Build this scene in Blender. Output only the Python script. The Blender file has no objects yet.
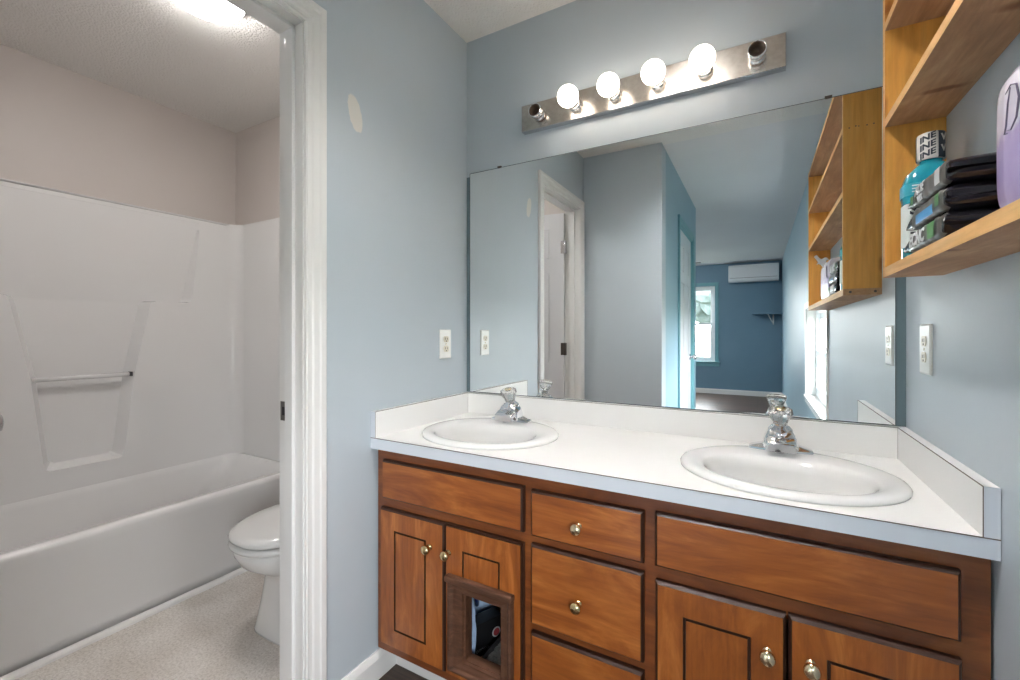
import bpy, bmesh, math, random
from mathutils import Vector, Matrix
random.seed(7)
PI = math.pi
S = bpy.context.scene
COL = S.collection

# ------------------------------------------------------------------ camera
cam_d = bpy.data.cameras.new('camera')
cam = bpy.data.objects.new('camera', cam_d); COL.objects.link(cam)
cam.location = (1.12425, -1.60698, 1.16463)
cam.rotation_euler = (PI / 2, 0, 0.51284)
cam_d.sensor_width = 36.0
cam_d.lens = 442.316 / 1020 * 36
cam_d.shift_y = -(340 - 332.03) / 1020
cam_d.clip_start = 0.01
cam_d.clip_end = 200
S.camera = cam

# ------------------------------------------------------------------ world, exposure
SKY = 12.0           # overcast daylight outside
BULB = 4.0          # vanity globes
DOME = 21.0         # toilet-room ceiling light
BATH_FILL = 165.0     # added fill light recessed in the ceiling, in front of the vanity
BED_FILL = 66.0      # added fill light on the bedroom ceiling, out of view
S.view_settings.view_transform = 'Standard'
S.view_settings.look = 'None'
S.view_settings.exposure = 1.65
S.view_settings.gamma = 1.0
S.view_settings.use_curve_mapping = False
wd = bpy.data.worlds.new('overcast_sky'); S.world = wd
wd.use_nodes = True
wt = wd.node_tree
bgn = wt.nodes['Background']
tc = wt.nodes.new('ShaderNodeTexCoord'); sx = wt.nodes.new('ShaderNodeSeparateXYZ')
rp = wt.nodes.new('ShaderNodeValToRGB')
rp.color_ramp.elements[0].position = 0.45; rp.color_ramp.elements[0].color = (0.62, 0.61, 0.60, 1)
rp.color_ramp.elements[1].position = 0.75; rp.color_ramp.elements[1].color = (0.97, 0.97, 1.0, 1)
mp = wt.nodes.new('ShaderNodeMapRange'); mp.inputs['From Min'].default_value = -1; mp.inputs['From Max'].default_value = 1
wt.links.new(tc.outputs['Generated'], sx.inputs[0]); wt.links.new(sx.outputs['Z'], mp.inputs['Value'])
wt.links.new(mp.outputs[0], rp.inputs[0]); wt.links.new(rp.outputs[0], bgn.inputs[0])
bgn.inputs[1].default_value = SKY

# ------------------------------------------------------------------ dimensions
W = 1.4794        # room width between the left and right wall
ZC = 2.44         # ceiling
H = 0.815         # countertop
D = 0.5546        # countertop depth
TH = 0.0224       # splash thickness
SP = 0.0868       # splash height
YF = -0.530       # face frame plane
PT = 0.103        # partition thickness
XB = -1.800       # wall behind the tub
YT = -1.545       # end wall of the toilet room
Y1 = -1.497       # wall that faces the mirror
X1 = 0.5535        # hall wall
Y2 = -3.33        # end of the hall wall
Y3 = -7.60        # far bedroom wall
XL = -2.2

# ------------------------------------------------------------------ materials
def lin(r, g, b):
    f = lambda c: (c / 255 / 12.92) if c / 255 <= .04045 else ((c / 255 + .055) / 1.055) ** 2.4
    return (f(r), f(g), f(b), 1)

def mat(name, col, rough=.5, metal=0, **kw):
    m = bpy.data.materials.new(name); m.use_nodes = True
    b = m.node_tree.nodes['Principled BSDF']
    b.inputs['Base Color'].default_value = col if len(col) == 4 else (*col, 1)
    b.inputs['Roughness'].default_value = rough
    b.inputs['Metallic'].default_value = metal
    for k, v in kw.items():
        b.inputs[k.replace('_', ' ')].default_value = v
    return m

def N(m, t, **kw):
    n = m.node_tree.nodes.new(t)
    for k, v in kw.items():
        if hasattr(n, k): setattr(n, k, v)
        else: n.inputs[k.replace('_', ' ')].default_value = v
    return n

def L(m, a, b): m.node_tree.links.new(a, b)
def P(m): return m.node_tree.nodes['Principled BSDF']

def ramp(m, stops):
    r = N(m, 'ShaderNodeValToRGB')
    e = r.color_ramp.elements
    e[0].position, e[0].color = stops[0]
    e[1].position, e[1].color = stops[-1]
    for p, c in stops[1:-1]:
        x = e.new(p); x.color = c
    return r

def noise_bump(m, scale, strength, dist=.002, detail=4, rough=.6):
    t = N(m, 'ShaderNodeTexCoord'); n = N(m, 'ShaderNodeTexNoise', Scale=scale, Detail=detail, Roughness=rough)
    b = N(m, 'ShaderNodeBump', Strength=strength, Distance=dist)
    L(m, t.outputs['Object'], n.inputs['Vector']); L(m, n.outputs['Fac'], b.inputs['Height'])
    L(m, b.outputs['Normal'], P(m).inputs['Normal'])
    return n

def mottled(name, c1, c2, scale, rough, bump=(0, 0, 0), spec=.5):
    m = mat(name, c1, rough)
    t = N(m, 'ShaderNodeTexCoord'); n = N(m, 'ShaderNodeTexNoise', Scale=scale, Detail=3)
    r = ramp(m, [(.35, c1), (.65, c2)])
    L(m, t.outputs['Object'], n.inputs['Vector']); L(m, n.outputs['Fac'], r.inputs[0]); L(m, r.outputs[0], P(m).inputs['Base Color'])
    if bump[0]:
        n2 = N(m, 'ShaderNodeTexNoise', Scale=bump[0], Detail=3)
        b = N(m, 'ShaderNodeBump', Strength=bump[1], Distance=bump[2])
        L(m, t.outputs['Object'], n2.inputs['Vector']); L(m, n2.outputs['Fac'], b.inputs['Height']); L(m, b.outputs['Normal'], P(m).inputs['Normal'])
    P(m).inputs['Specular IOR Level'].default_value = spec
    return m

def wood(name, dark, mid, light, axis='x', rough=.35, scale=1.0, coat=0.0, contrast=.5, knots=0.0):
    """stained timber, grain along the given object axis"""
    m = mat(name, mid, rough)
    t = N(m, 'ShaderNodeTexCoord'); oi = N(m, 'ShaderNodeObjectInfo')
    off = N(m, 'ShaderNodeVectorMath', operation='SCALE'); cmb = N(m, 'ShaderNodeCombineXYZ')
    add = N(m, 'ShaderNodeVectorMath', operation='ADD')
    for k in range(3): L(m, oi.outputs['Random'], cmb.inputs[k])
    L(m, cmb.outputs[0], off.inputs[0]); off.inputs['Scale'].default_value = 9.0
    L(m, t.outputs['Object'], add.inputs[0]); L(m, off.outputs[0], add.inputs[1])
    mapn = N(m, 'ShaderNodeMapping')
    sc = {'x': (1.7, 8, 8), 'y': (8, 1.7, 8), 'z': (8, 8, 1.7)}[axis]
    mapn.inputs['Scale'].default_value = [s * scale for s in sc]
    L(m, add.outputs[0], mapn.inputs['Vector'])
    n = N(m, 'ShaderNodeTexNoise', Scale=1.6, Detail=6, Roughness=.62, Distortion=1.8)
    L(m, mapn.outputs[0], n.inputs['Vector'])
    r = ramp(m, [(.5 - contrast * .45, dark), (.5, mid), (.5 + contrast * .4, light)])
    L(m, n.outputs['Fac'], r.inputs[0])
    map2 = N(m, 'ShaderNodeMapping')
    sc2 = {'x': (3, 60, 60), 'y': (60, 3, 60), 'z': (60, 60, 3)}[axis]
    map2.inputs['Scale'].default_value = [s * scale for s in sc2]
    L(m, add.outputs[0], map2.inputs['Vector'])
    n2 = N(m, 'ShaderNodeTexNoise', Scale=2.2, Detail=3, Roughness=.6, Distortion=.3)
    L(m, map2.outputs[0], n2.inputs['Vector'])
    r2 = ramp(m, [(.3, (.62, .60, .58, 1)), (.62, (1, 1, 1, 1))])
    L(m, n2.outputs['Fac'], r2.inputs[0])
    mx = N(m, 'ShaderNodeMix', data_type='RGBA', blend_type='MULTIPLY')
    mx.inputs[0].default_value = .45
    L(m, r.outputs[0], mx.inputs[6]); L(m, r2.outputs[0], mx.inputs[7])
    out = mx.outputs[2]
    if knots:
        map3 = N(m, 'ShaderNodeMapping')
        sc3 = {'x': (3.2, 9, 9), 'y': (9 * .35, 9, 9), 'z': (9, 9, 3.2)}[axis]
        map3.inputs['Scale'].default_value = sc3
        L(m, add.outputs[0], map3.inputs['Vector'])
        nd = N(m, 'ShaderNodeTexNoise', Scale=14, Detail=2)
        L(m, t.outputs['Object'], nd.inputs['Vector'])
        v = N(m, 'ShaderNodeTexVoronoi', Scale=1.15)
        vadd = N(m, 'ShaderNodeVectorMath', operation='MULTIPLY_ADD')
        L(m, nd.outputs['Color'], vadd.inputs[0]); vadd.inputs[1].default_value = (.22, .22, .22); L(m, map3.outputs[0], vadd.inputs[2])
        L(m, vadd.outputs[0], v.inputs['Vector'])
        r3 = ramp(m, [(.07, (.15, .055, .02, 1)), (.12, (.42, .22, .10, 1)), (.19, (1, 1, 1, 1))])
        L(m, v.outputs['Distance'], r3.inputs[0])
        mk = N(m, 'ShaderNodeMix', data_type='RGBA', blend_type='MULTIPLY'); mk.inputs[0].default_value = knots
        L(m, out, mk.inputs[6]); L(m, r3.outputs[0], mk.inputs[7]); out = mk.outputs[2]
    L(m, out, P(m).inputs['Base Color'])
    b = N(m, 'ShaderNodeBump', Strength=.12, Distance=.001)
    L(m, n2.outputs['Fac'], b.inputs['Height']); L(m, b.outputs['Normal'], P(m).inputs['Normal'])
    P(m).inputs['Coat Weight'].default_value = coat
    P(m).inputs['Coat Roughness'].default_value = .18
    return m

def emit(name, col, strength):
    m = mat(name, (.9, .9, .9, 1), .3)
    P(m).inputs['Emission Color'].default_value = (*col[:3], 1)
    P(m).inputs['Emission Strength'].default_value = strength
    return m

M = {}
PAINT = dict(spec=.35)
M['bath_paint'] = mottled('bath_paint', (.49, .555, .605, 1), (.515, .575, .625, 1), 2.2, .42, (60, .06, .002))
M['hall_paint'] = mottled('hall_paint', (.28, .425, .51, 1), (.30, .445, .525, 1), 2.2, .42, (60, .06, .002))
M['bed_paint'] = mottled('bed_paint', (.145, .255, .345, 1), (.16, .27, .36, 1), 2.2, .5, (60, .06, .002))
M['taupe_paint'] = mottled('taupe_paint', (.60, .545, .515, 1), (.62, .57, .54, 1), 1.6, .5, (50, .05, .002))
M['white_trim'] = mat('white_trim', (.80, .79, .775, 1), .3)
M['teal_trim'] = mat('teal_trim', (.16, .36, .41, 1), .35)
M['door_white'] = mat('door_white', (.70, .71, .73, 1), .35)
M['door_grey'] = mat('door_grey', (.66, .66, .68, 1), .38)
M['laminate'] = mottled('laminate', (.88, .87, .855, 1), (.90, .89, .875, 1), 5, .28)
M['laminate_edge'] = mat('laminate_edge', (.72, .76, .82, 1), .35)
M['seam_dark'] = mat('seam_dark', (.16, .12, .11, 1), .7)
M['porcelain'] = mat('porcelain', (.77, .77, .76, 1), .08, Coat_Weight=.3)
M['sink_china'] = mat('sink_china', (.80, .795, .785, 1), .07, Coat_Weight=.3)
M['fibreglass'] = mottled('fibreglass', (.80, .79, .785, 1), (.82, .815, .81, 1), 1.2, .14)
M['chrome'] = mat('chrome', (.82, .83, .85, 1), .07, 1)
M['dull_chrome'] = mat('dull_chrome', (.62, .62, .64, 1), .22, 1)
M['brass'] = mat('brass', (.72, .56, .30, 1), .2, 1)
M['nickel_brass'] = mat('nickel_brass', (.82, .68, .46, 1), .2, 1)
M['bronze'] = mat('bronze', (.10, .085, .075, 1), .4, .8)
M['aged_steel'] = mat('aged_steel', (.20, .19, .18, 1), .35, .9)
M['socket_brown'] = mat('socket_brown', (.09, .05, .03, 1), .3)
M['black'] = mat('black', (.012, .012, .014, 1), .4)
M['dark_grey'] = mat('dark_grey', (.05, .05, .055, 1), .5)
M['acrylic'] = mat('acrylic', (1, .99, .97, 1), .03, 0, Transmission_Weight=.85, IOR=1.49)
M['outlet_plate'] = mat('outlet_plate', (.84, .83, .80, 1), .3)
M['outlet_ivory'] = mat('outlet_ivory', (.70, .64, .52, 1), .35)
M['mirror'] = mat('mirror', (.90, .925, .92, 1), .0, 1)
M['mirror_edge'] = mat('mirror_edge', (.06, .08, .085, 1), .3)

M['cab_x'] = wood('cab_x', (.21, .054, .012, 1), (.345, .098, .018, 1), (.52, .175, .038, 1), 'x', .30, 1, .35)
M['cab_z'] = wood('cab_z', (.22, .058, .012, 1), (.36, .104, .018, 1), (.55, .188, .042, 1), 'z', .30, 1, .35)
M['cab_frame_x'] = wood('cab_frame_x', (.135, .034, .010, 1), (.225, .062, .015, 1), (.32, .10, .025, 1), 'x', .35, 1, .3)
M['cab_edge'] = mat('cab_edge', (.040, .014, .007, 1), .4)
M['cab_in'] = mat('cab_in', (.42, .31, .21, 1), .7)
M['old_wood'] = wood('old_wood', (.055, .022, .011, 1), (.105, .042, .020, 1), (.16, .07, .036, 1), 'x', .6, 2.2)
M['pine'] = wood('pine', (.58, .25, .040, 1), (.74, .355, .070, 1), (.82, .44, .11, 1), 'z', .42, .7, .15, .7, .85)
M['pine_edge'] = wood('pine_edge', (.62, .32, .10, 1), (.74, .42, .15, 1), (.80, .49, .20, 1), 'y', .5, 1)
M['grey_pine'] = wood('grey_pine', (.24, .115, .055, 1), (.45, .25, .125, 1), (.62, .39, .22, 1), 'y', .6, .9, 0, .7, .8)

# ceilings: sprayed texture
def popcorn(name, col):
    m = mat(name, col, .9)
    t = N(m, 'ShaderNodeTexCoord'); n = N(m, 'ShaderNodeTexNoise', Scale=95, Detail=3, Roughness=.7)
    v = N(m, 'ShaderNodeTexVoronoi', Scale=120)
    a = N(m, 'ShaderNodeMath', operation='SUBTRACT')
    b = N(m, 'ShaderNodeBump', Strength=.55, Distance=.006)
    L(m, t.outputs['Object'], n.inputs['Vector']); L(m, t.outputs['Object'], v.inputs['Vector'])
    L(m, n.outputs['Fac'], a.inputs[0]); L(m, v.outputs['Distance'], a.inputs[1])
    L(m, a.outputs[0], b.inputs['Height']); L(m, b.outputs['Normal'], P(m).inputs['Normal'])
    return m
M['popcorn'] = popcorn('popcorn', (.82, .80, .775, 1))
M['bed_ceiling'] = mottled('bed_ceiling', (.74, .735, .745, 1), (.77, .765, .775, 1), 1.5, .8, (40, .2, .003))

# plank floor
def plank():
    m = mat('plank', (.07, .04, .03, 1), .35)
    t = N(m, 'ShaderNodeTexCoord'); mp_ = N(m, 'ShaderNodeMapping'); mp_.inputs['Rotation'].default_value = (0, 0, 0)
    br = N(m, 'ShaderNodeTexBrick', Scale=1.0, Mortar_Size=.004, Brick_Width=1.1, Row_Height=.11, Bias=-.2)
    br.inputs['Color1'].default_value = (.115, .068, .048, 1); br.inputs['Color2'].default_value = (.062, .038, .029, 1); br.inputs['Mortar'].default_value = (.012, .008, .006, 1)
    n = N(m, 'ShaderNodeTexNoise', Scale=3, Detail=5, Roughness=.65)
    m3 = N(m, 'ShaderNodeMapping'); m3.inputs['Scale'].default_value = (1.5, 30, 1)
    L(m, t.outputs['Object'], m3.inputs['Vector']); L(m, m3.outputs[0], n.inputs['Vector'])
    r = ramp(m, [(.3, (.5, .5, .5, 1)), (.7, (1.3, 1.25, 1.2, 1))])
    L(m, n.outputs['Fac'], r.inputs[0])
    mx = N(m, 'ShaderNodeMix', data_type='RGBA', blend_type='MULTIPLY'); mx.inputs[0].default_value = 1
    L(m, t.outputs['Object'], mp_.inputs['Vector']); L(m, mp_.outputs[0], br.inputs['Vector'])
    L(m, br.outputs['Color'], mx.inputs[6]); L(m, r.outputs[0], mx.inputs[7]); L(m, mx.outputs[2], P(m).inputs['Base Color'])
    return m
M['plank'] = plank()

def speckled_vinyl():
    m = mat('speckled_vinyl', (.62, .57, .53, 1), .45)
    t = N(m, 'ShaderNodeTexCoord')
    n1 = N(m, 'ShaderNodeTexNoise', Scale=120, Detail=3, Roughness=.75); n2 = N(m, 'ShaderNodeTexNoise', Scale=6, Detail=2)
    L(m, t.outputs['Object'], n1.inputs['Vector']); L(m, t.outputs['Object'], n2.inputs['Vector'])
    r1 = ramp(m, [(.34, (.50, .455, .42, 1)), (.5, (.68, .64, .60, 1)), (.66, (.78, .745, .71, 1))])
    r2 = ramp(m, [(.35, (.86, .84, .82, 1)), (.65, (1, 1, 1, 1))])
    L(m, n1.outputs['Fac'], r1.inputs[0]); L(m, n2.outputs['Fac'], r2.inputs[0])
    mx = N(m, 'ShaderNodeMix', data_type='RGBA', blend_type='MULTIPLY'); mx.inputs[0].default_value = 1
    L(m, r1.outputs[0], mx.inputs[6]); L(m, r2.outputs[0], mx.inputs[7]); L(m, mx.outputs[2], P(m).inputs['Base Color'])
    return m
M['speckled_vinyl'] = speckled_vinyl()

# left wall paint with a patch of bare filler
def patched_paint():
    m = mottled('patched_paint', (.49, .555, .605, 1), (.515, .575, .625, 1), 2.2, .42, (60, .06, .002))
    base = P(m).inputs['Base Color'].links[0].from_socket
    t = N(m, 'ShaderNodeTexCoord'); sp = N(m, 'ShaderNodeSeparateXYZ'); L(m, t.outputs['Object'], sp.inputs[0])
    n = N(m, 'ShaderNodeTexNoise', Scale=45, Detail=3); L(m, t.outputs['Object'], n.inputs['Vector'])
    def lin_(src, c, s):
        a = N(m, 'ShaderNodeMath', operation='SUBTRACT'); L(m, src, a.inputs[0]); a.inputs[1].default_value = c
        b = N(m, 'ShaderNodeMath', operation='MULTIPLY'); L(m, a.outputs[0], b.inputs[0]); b.inputs[1].default_value = s
        return b.outputs[0]
    # tilted ellipse: y shifted with z
    zz = lin_(sp.outputs['Z'], 1.862, 1.0)
    sh = N(m, 'ShaderNodeMath', operation='MULTIPLY_ADD'); L(m, zz, sh.inputs[0]); sh.inputs[1].default_value = .22; L(m, sp.outputs['Y'], sh.inputs[2])
    yy = lin_(sh.outputs[0], -.618, 1 / .027)
    z2 = lin_(sp.outputs['Z'], 1.862, 1 / .056)
    p1 = N(m, 'ShaderNodeMath', operation='POWER'); ab = N(m, 'ShaderNodeMath', operation='ABSOLUTE'); L(m, yy, ab.inputs[0]); L(m, ab.outputs[0], p1.inputs[0]); p1.inputs[1].default_value = 2.6
    p2 = N(m, 'ShaderNodeMath', operation='POWER'); ab2 = N(m, 'ShaderNodeMath', operation='ABSOLUTE'); L(m, z2, ab2.inputs[0]); L(m, ab2.outputs[0], p2.inputs[0]); p2.inputs[1].default_value = 2.6
    sm = N(m, 'ShaderNodeMath', operation='ADD'); L(m, p1.outputs[0], sm.inputs[0]); L(m, p2.outputs[0], sm.inputs[1])
    nn = N(m, 'ShaderNodeMath', operation='MULTIPLY_ADD'); L(m, n.outputs['Fac'], nn.inputs[0]); nn.inputs[1].default_value = .9; L(m, sm.outputs[0], nn.inputs[2])
    r = ramp(m, [(.62, (1, 1, 1, 1)), (.74, (0, 0, 0, 1))])
    hf = N(m, 'ShaderNodeMath', operation='MULTIPLY'); L(m, nn.outputs[0], hf.inputs[0]); hf.inputs[1].default_value = .5
    L(m, hf.outputs[0], r.inputs[0])
    mx = N(m, 'ShaderNodeMix', data_type='RGBA'); L(m, r.outputs[0], mx.inputs[0]); L(m, base, mx.inputs[6]); mx.inputs[7].default_value = (.72, .70, .665, 1)
    L(m, mx.outputs[2], P(m).inputs['Base Color'])
    return m
M['patched_paint'] = patched_paint()

# mirror wall: darker tone in the slots beside the mirror
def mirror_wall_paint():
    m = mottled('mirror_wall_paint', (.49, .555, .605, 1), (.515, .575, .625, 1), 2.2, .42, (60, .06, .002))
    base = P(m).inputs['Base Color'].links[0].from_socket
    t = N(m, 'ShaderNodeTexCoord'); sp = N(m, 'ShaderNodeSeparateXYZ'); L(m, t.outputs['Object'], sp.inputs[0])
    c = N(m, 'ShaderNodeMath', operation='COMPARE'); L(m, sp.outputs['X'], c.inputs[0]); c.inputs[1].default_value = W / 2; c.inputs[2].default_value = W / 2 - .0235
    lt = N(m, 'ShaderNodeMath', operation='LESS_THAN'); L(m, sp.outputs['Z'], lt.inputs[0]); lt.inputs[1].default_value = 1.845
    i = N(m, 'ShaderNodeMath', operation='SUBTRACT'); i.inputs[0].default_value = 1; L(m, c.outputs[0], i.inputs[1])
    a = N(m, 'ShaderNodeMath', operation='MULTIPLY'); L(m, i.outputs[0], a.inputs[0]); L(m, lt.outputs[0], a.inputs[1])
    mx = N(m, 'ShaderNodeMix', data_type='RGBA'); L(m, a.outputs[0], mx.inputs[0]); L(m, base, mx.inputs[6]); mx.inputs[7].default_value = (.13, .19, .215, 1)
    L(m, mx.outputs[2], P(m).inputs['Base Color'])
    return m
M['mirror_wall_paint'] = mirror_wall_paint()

# ------------------------------------------------------------------ mesh helpers
def nb(): return bmesh.new()

def add_box(bm, lo, hi, mi=0, bevel=0, seg=2):
    x0, y0, z0 = lo; x1, y1, z1 = hi
    if x0 > x1: x0, x1 = x1, x0
    if y0 > y1: y0, y1 = y1, y0
    if z0 > z1: z0, z1 = z1, z0
    v = [bm.verts.new(p) for p in ((x0, y0, z0), (x1, y0, z0), (x1, y1, z0), (x0, y1, z0), (x0, y0, z1), (x1, y0, z1), (x1, y1, z1), (x0, y1, z1))]
    fs = []
    for q in ((3, 2, 1, 0), (4, 5, 6, 7), (0, 1, 5, 4), (1, 2, 6, 5), (2, 3, 7, 6), (3, 0, 4, 7)):
        f = bm.faces.new([v[i] for i in q]); f.material_index = mi; fs.append(f)
    if bevel:
        es = {e for f in fs for e in f.edges}
        r = bmesh.ops.bevel(bm, geom=list(es), offset=bevel, segments=seg, affect='EDGES', profile=.5)
        for f in r['faces']: f.material_index = mi
    return fs

def loft(bm, rings, mi=0, cap0=True, cap1=True, closed=True, smooth=True):
    """rings: lists of points of equal length"""
    vs = [[bm.verts.new(p) for p in r] for r in rings]
    n = len(vs[0]); out = []
    for a, b in zip(vs, vs[1:]):
        for i in range(n if closed else n - 1):
            j = (i + 1) % n
            try:
                f = bm.faces.new((a[i], a[j], b[j], b[i])); f.material_index = mi; f.smooth = smooth; out.append(f)
            except ValueError: pass
    if cap0:
        f = bm.faces.new(list(reversed(vs[0]))); f.material_index = mi; f.smooth = False; out.append(f)
    if cap1:
        f = bm.faces.new(vs[-1]); f.material_index = mi; f.smooth = False; out.append(f)
    return out

def basis(axis):
    a = Vector(axis).normalized()
    u = a.orthogonal().normalized()
    return a, u, a.cross(u)

def lathe(bm, c, axis, prof, n=24, mi=0, cap0=True, cap1=True, smooth=True):
    """prof: list of (radius, distance along axis)"""
    a, u, w = basis(axis); c = Vector(c)
    rings = []
    for r, h in prof:
        rings.append([c + a * h + (u * math.cos(t) + w * math.sin(t)) * max(r, 1e-5) for t in [2 * PI * k / n for k in range(n)]])
    return loft(bm, rings, mi, cap0, cap1, True, smooth)

def tube(bm, pts, r, n=10, mi=0):
    pts = [Vector(p) for p in pts]
    rings = []
    for i, p in enumerate(pts):
        t = (pts[min(i + 1, len(pts) - 1)] - pts[max(i - 1, 0)]).normalized()
        a, u, w = basis(t)
        if i and abs(t.dot(last_t)) > .3:
            u = (last_u - t * last_u.dot(t)).normalized(); w = t.cross(u)
        last_t, last_u = t, u
        rr = r[i] if isinstance(r, (list, tuple)) else r
        rings.append([p + (u * math.cos(q) + w * math.sin(q)) * rr for q in [2 * PI * k / n for k in range(n)]])
    return loft(bm, rings, mi)

def prism(bm, poly, p0, ex, ey, ez, mi=0, smooth=False):
    """poly in (u,v); u along ex, v along ey, extruded by the vector ez"""
    p0, ex, ey, ez = map(Vector, (p0, ex, ey, ez))
    a = [p0 + ex * u + ey * v for u, v in poly]
    return loft(bm, [a, [p + ez for p in a]], mi, smooth=smooth)

def ellipse(cx, cy, rx, ry, z, n=64, p=2.0):
    out = []
    for k in range(n):
        t = 2 * PI * k / n
        c, s = math.cos(t), math.sin(t)
        out.append((cx + rx * math.copysign(abs(c) ** (2 / p), c), cy + ry * math.copysign(abs(s) ** (2 / p), s), z))
    return out

def cell_slab(bm, xs, zs, front, back, mi, place=lambda x, d, z: (x, d, z)):
    """block cut into cells; front(i,j) gives the front depth (None = hole), back is the rear depth; mi(kind) picks a slot"""
    nx, nz = len(xs) - 1, len(zs) - 1
    d = [[front(i, j) for j in range(nz)] for i in range(nx)]
    V = {}
    def v(x, dd, z):
        k = (round(x, 6), round(dd, 6), round(z, 6))
        if k not in V: V[k] = bm.verts.new(place(x, dd, z))
        return V[k]
    def quad(pts, m):
        vs = [v(*p) for p in pts]
        if len(set(vs)) < 4: return
        try:
            f = bm.faces.new(vs); f.material_index = m
        except ValueError: pass
    for i in range(nx):
        for j in range(nz):
            f = d[i][j]
            if f is None: continue
            x0, x1, z0, z1 = xs[i], xs[i + 1], zs[j], zs[j + 1]
            quad(((x0, f, z0), (x1, f, z0), (x1, f, z1), (x0, f, z1)), mi(i, j, 'front'))
            quad(((x0, back, z1), (x1, back, z1), (x1, back, z0), (x0, back, z0)), mi(i, j, 'back'))
    def get(i, j): return d[i][j] if 0 <= i < nx and 0 <= j < nz else None
    for i in range(nx + 1):
        for j in range(nz):
            a, b = get(i - 1, j), get(i, j)
            if a == b: continue
            a_, b_ = (back if a is None else a), (back if b is None else b)
            quad(((xs[i], a_, zs[j]), (xs[i], b_, zs[j]), (xs[i], b_, zs[j + 1]), (xs[i], a_, zs[j + 1])), mi(i, j, 'side'))
    for i in range(nx):
        for j in range(nz + 1):
            a, b = get(i, j - 1), get(i, j)
            if a == b: continue
            a_, b_ = (back if a is None else a), (back if b is None else b)
            quad(((xs[i], a_, zs[j]), (xs[i + 1], a_, zs[j]), (xs[i + 1], b_, zs[j]), (xs[i], b_, zs[j])), mi(i, j, 'side'))

def obj(name, bm, mats, parent=None, kind=None, label=None, cat=None, group=None, recalc=True, loc=None):
    """links one mesh object; mesh points are given in world space and stored relative to the parent's base"""
    if recalc: bmesh.ops.recalc_face_normals(bm, faces=bm.faces[:])
    o0 = Vector(loc) if loc is not None else Vector((0, 0, 0))
    root = parent
    base = Vector((0, 0, 0))
    while root is not None:
        base = base + root.location; root = root.parent
    me = bpy.data.meshes.new(name)
    if loc is not None or parent is not None:
        bmesh.ops.translate(bm, verts=bm.verts[:], vec=-(o0 if loc is not None else base))
    bm.to_mesh(me); bm.free()
    if not isinstance(mats, (list, tuple)): mats = [mats]
    for m in mats: me.materials.append(M[m] if isinstance(m, str) else m)
    o = bpy.data.objects.new(name, me); COL.objects.link(o)
    if loc is not None: o.location = o0 - base
    if parent is not None: o.parent = parent
    tag(o, label, cat, group, kind)
    return o

def tag(o, label=None, cat=None, group=None, kind=None):
    if label: o['label'] = label
    if cat: o['category'] = cat
    if group: o['group'] = group
    if kind: o['kind'] = kind
    return o

def thing(name, label, cat, loc, group=None):
    o = bpy.data.objects.new(name, None); COL.objects.link(o)
    o.location = loc; o.empty_display_size = .05
    return tag(o, label, cat, group)

def bevel_mod(o, w, seg=2, angle=35):
    m = o.modifiers.new('bevel', 'BEVEL'); m.width = w; m.segments = seg; m.limit_method = 'ANGLE'; m.angle_limit = math.radians(angle)
    return o

def smooth_all(bm):
    for f in bm.faces: f.smooth = True

def text_mesh(bm, s, size, place, mi=0, depth=.0006, shear=0, bold=0):
    """letters as real raised shapes; place(u,v,w) -> world point"""
    cu = bpy.data.curves.new('lettering', 'FONT'); cu.body = s; cu.size = size; cu.extrude = depth; cu.shear = shear; cu.offset = bold
    cu.align_x = 'CENTER'; cu.align_y = 'CENTER'; cu.resolution_u = 3
    o = bpy.data.objects.new('lettering', cu); COL.objects.link(o)
    me = bpy.data.meshes.new_from_object(o.evaluated_get(bpy.context.evaluated_depsgraph_get()))
    bpy.data.objects.remove(o); bpy.data.curves.remove(cu)
    vs = [bm.verts.new(place(*v.co)) for v in me.vertices]
    for p in me.polygons:
        try:
            f = bm.faces.new([vs[i] for i in p.vertices]); f.material_index = mi
        except ValueError: pass
    bpy.data.meshes.remove(me)

def struct(name, bm, mats, parent=None, **kw):
    return obj(name, bm, mats, parent, kind='structure', **kw)

# ================================================================== THE SETTING
bm = nb(); add_box(bm, (-.10, 0, -.06), (W, YT, 0)); add_box(bm, (X1 - .1, YT, -.06), (W, Y2, 0)); add_box(bm, (XL, Y2, -.06), (W, Y3, 0))
struct('floor', bm, 'plank')
bm = nb(); add_box(bm, (XB, 0, -.06), (-.10, YT, 0)); struct('floor_toilet_room', bm, 'speckled_vinyl')
DLX, DLY = .84, -.95
bm = nb(); cell_slab(bm, [XB, DLX - .097, DLX + .097, W], [YT, DLY - .097, DLY + .097, 0], lambda i, j: None if (i, j) == (1, 1) else ZC, ZC + .12, lambda i, j, k: 0, lambda x, d, y: (x, y, d)); add_box(bm, (DLX - .2, DLY - .2, ZC + .121), (DLX + .2, DLY + .2, ZC + .13)); struct('ceiling', bm, 'popcorn')
bm = nb(); add_box(bm, (X1 - .2, YT, ZC), (W, Y2, ZC + .08)); add_box(bm, (XL, Y2, ZC), (W, Y3, ZC + .08)); struct('ceiling_bedroom', bm, 'bed_ceiling')

# mirror wall, toilet-room end wall in the same plane
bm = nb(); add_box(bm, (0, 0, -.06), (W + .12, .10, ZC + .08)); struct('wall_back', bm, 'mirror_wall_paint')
bm = nb(); add_box(bm, (XB - .1, 0, -.06), (0, .10, ZC + .08)); struct('wall_toilet_room_back', bm, 'taupe_paint')
bm = nb(); add_box(bm, (XB - .1, 0, -.06), (XB, YT, ZC + .08)); struct('wall_toilet_room_left', bm, 'taupe_paint')
bm = nb(); add_box(bm, (XB - .1, YT, -.06), (-PT, YT - .1, ZC + .08)); struct('wall_toilet_room_front', bm, 'taupe_paint')

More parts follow.
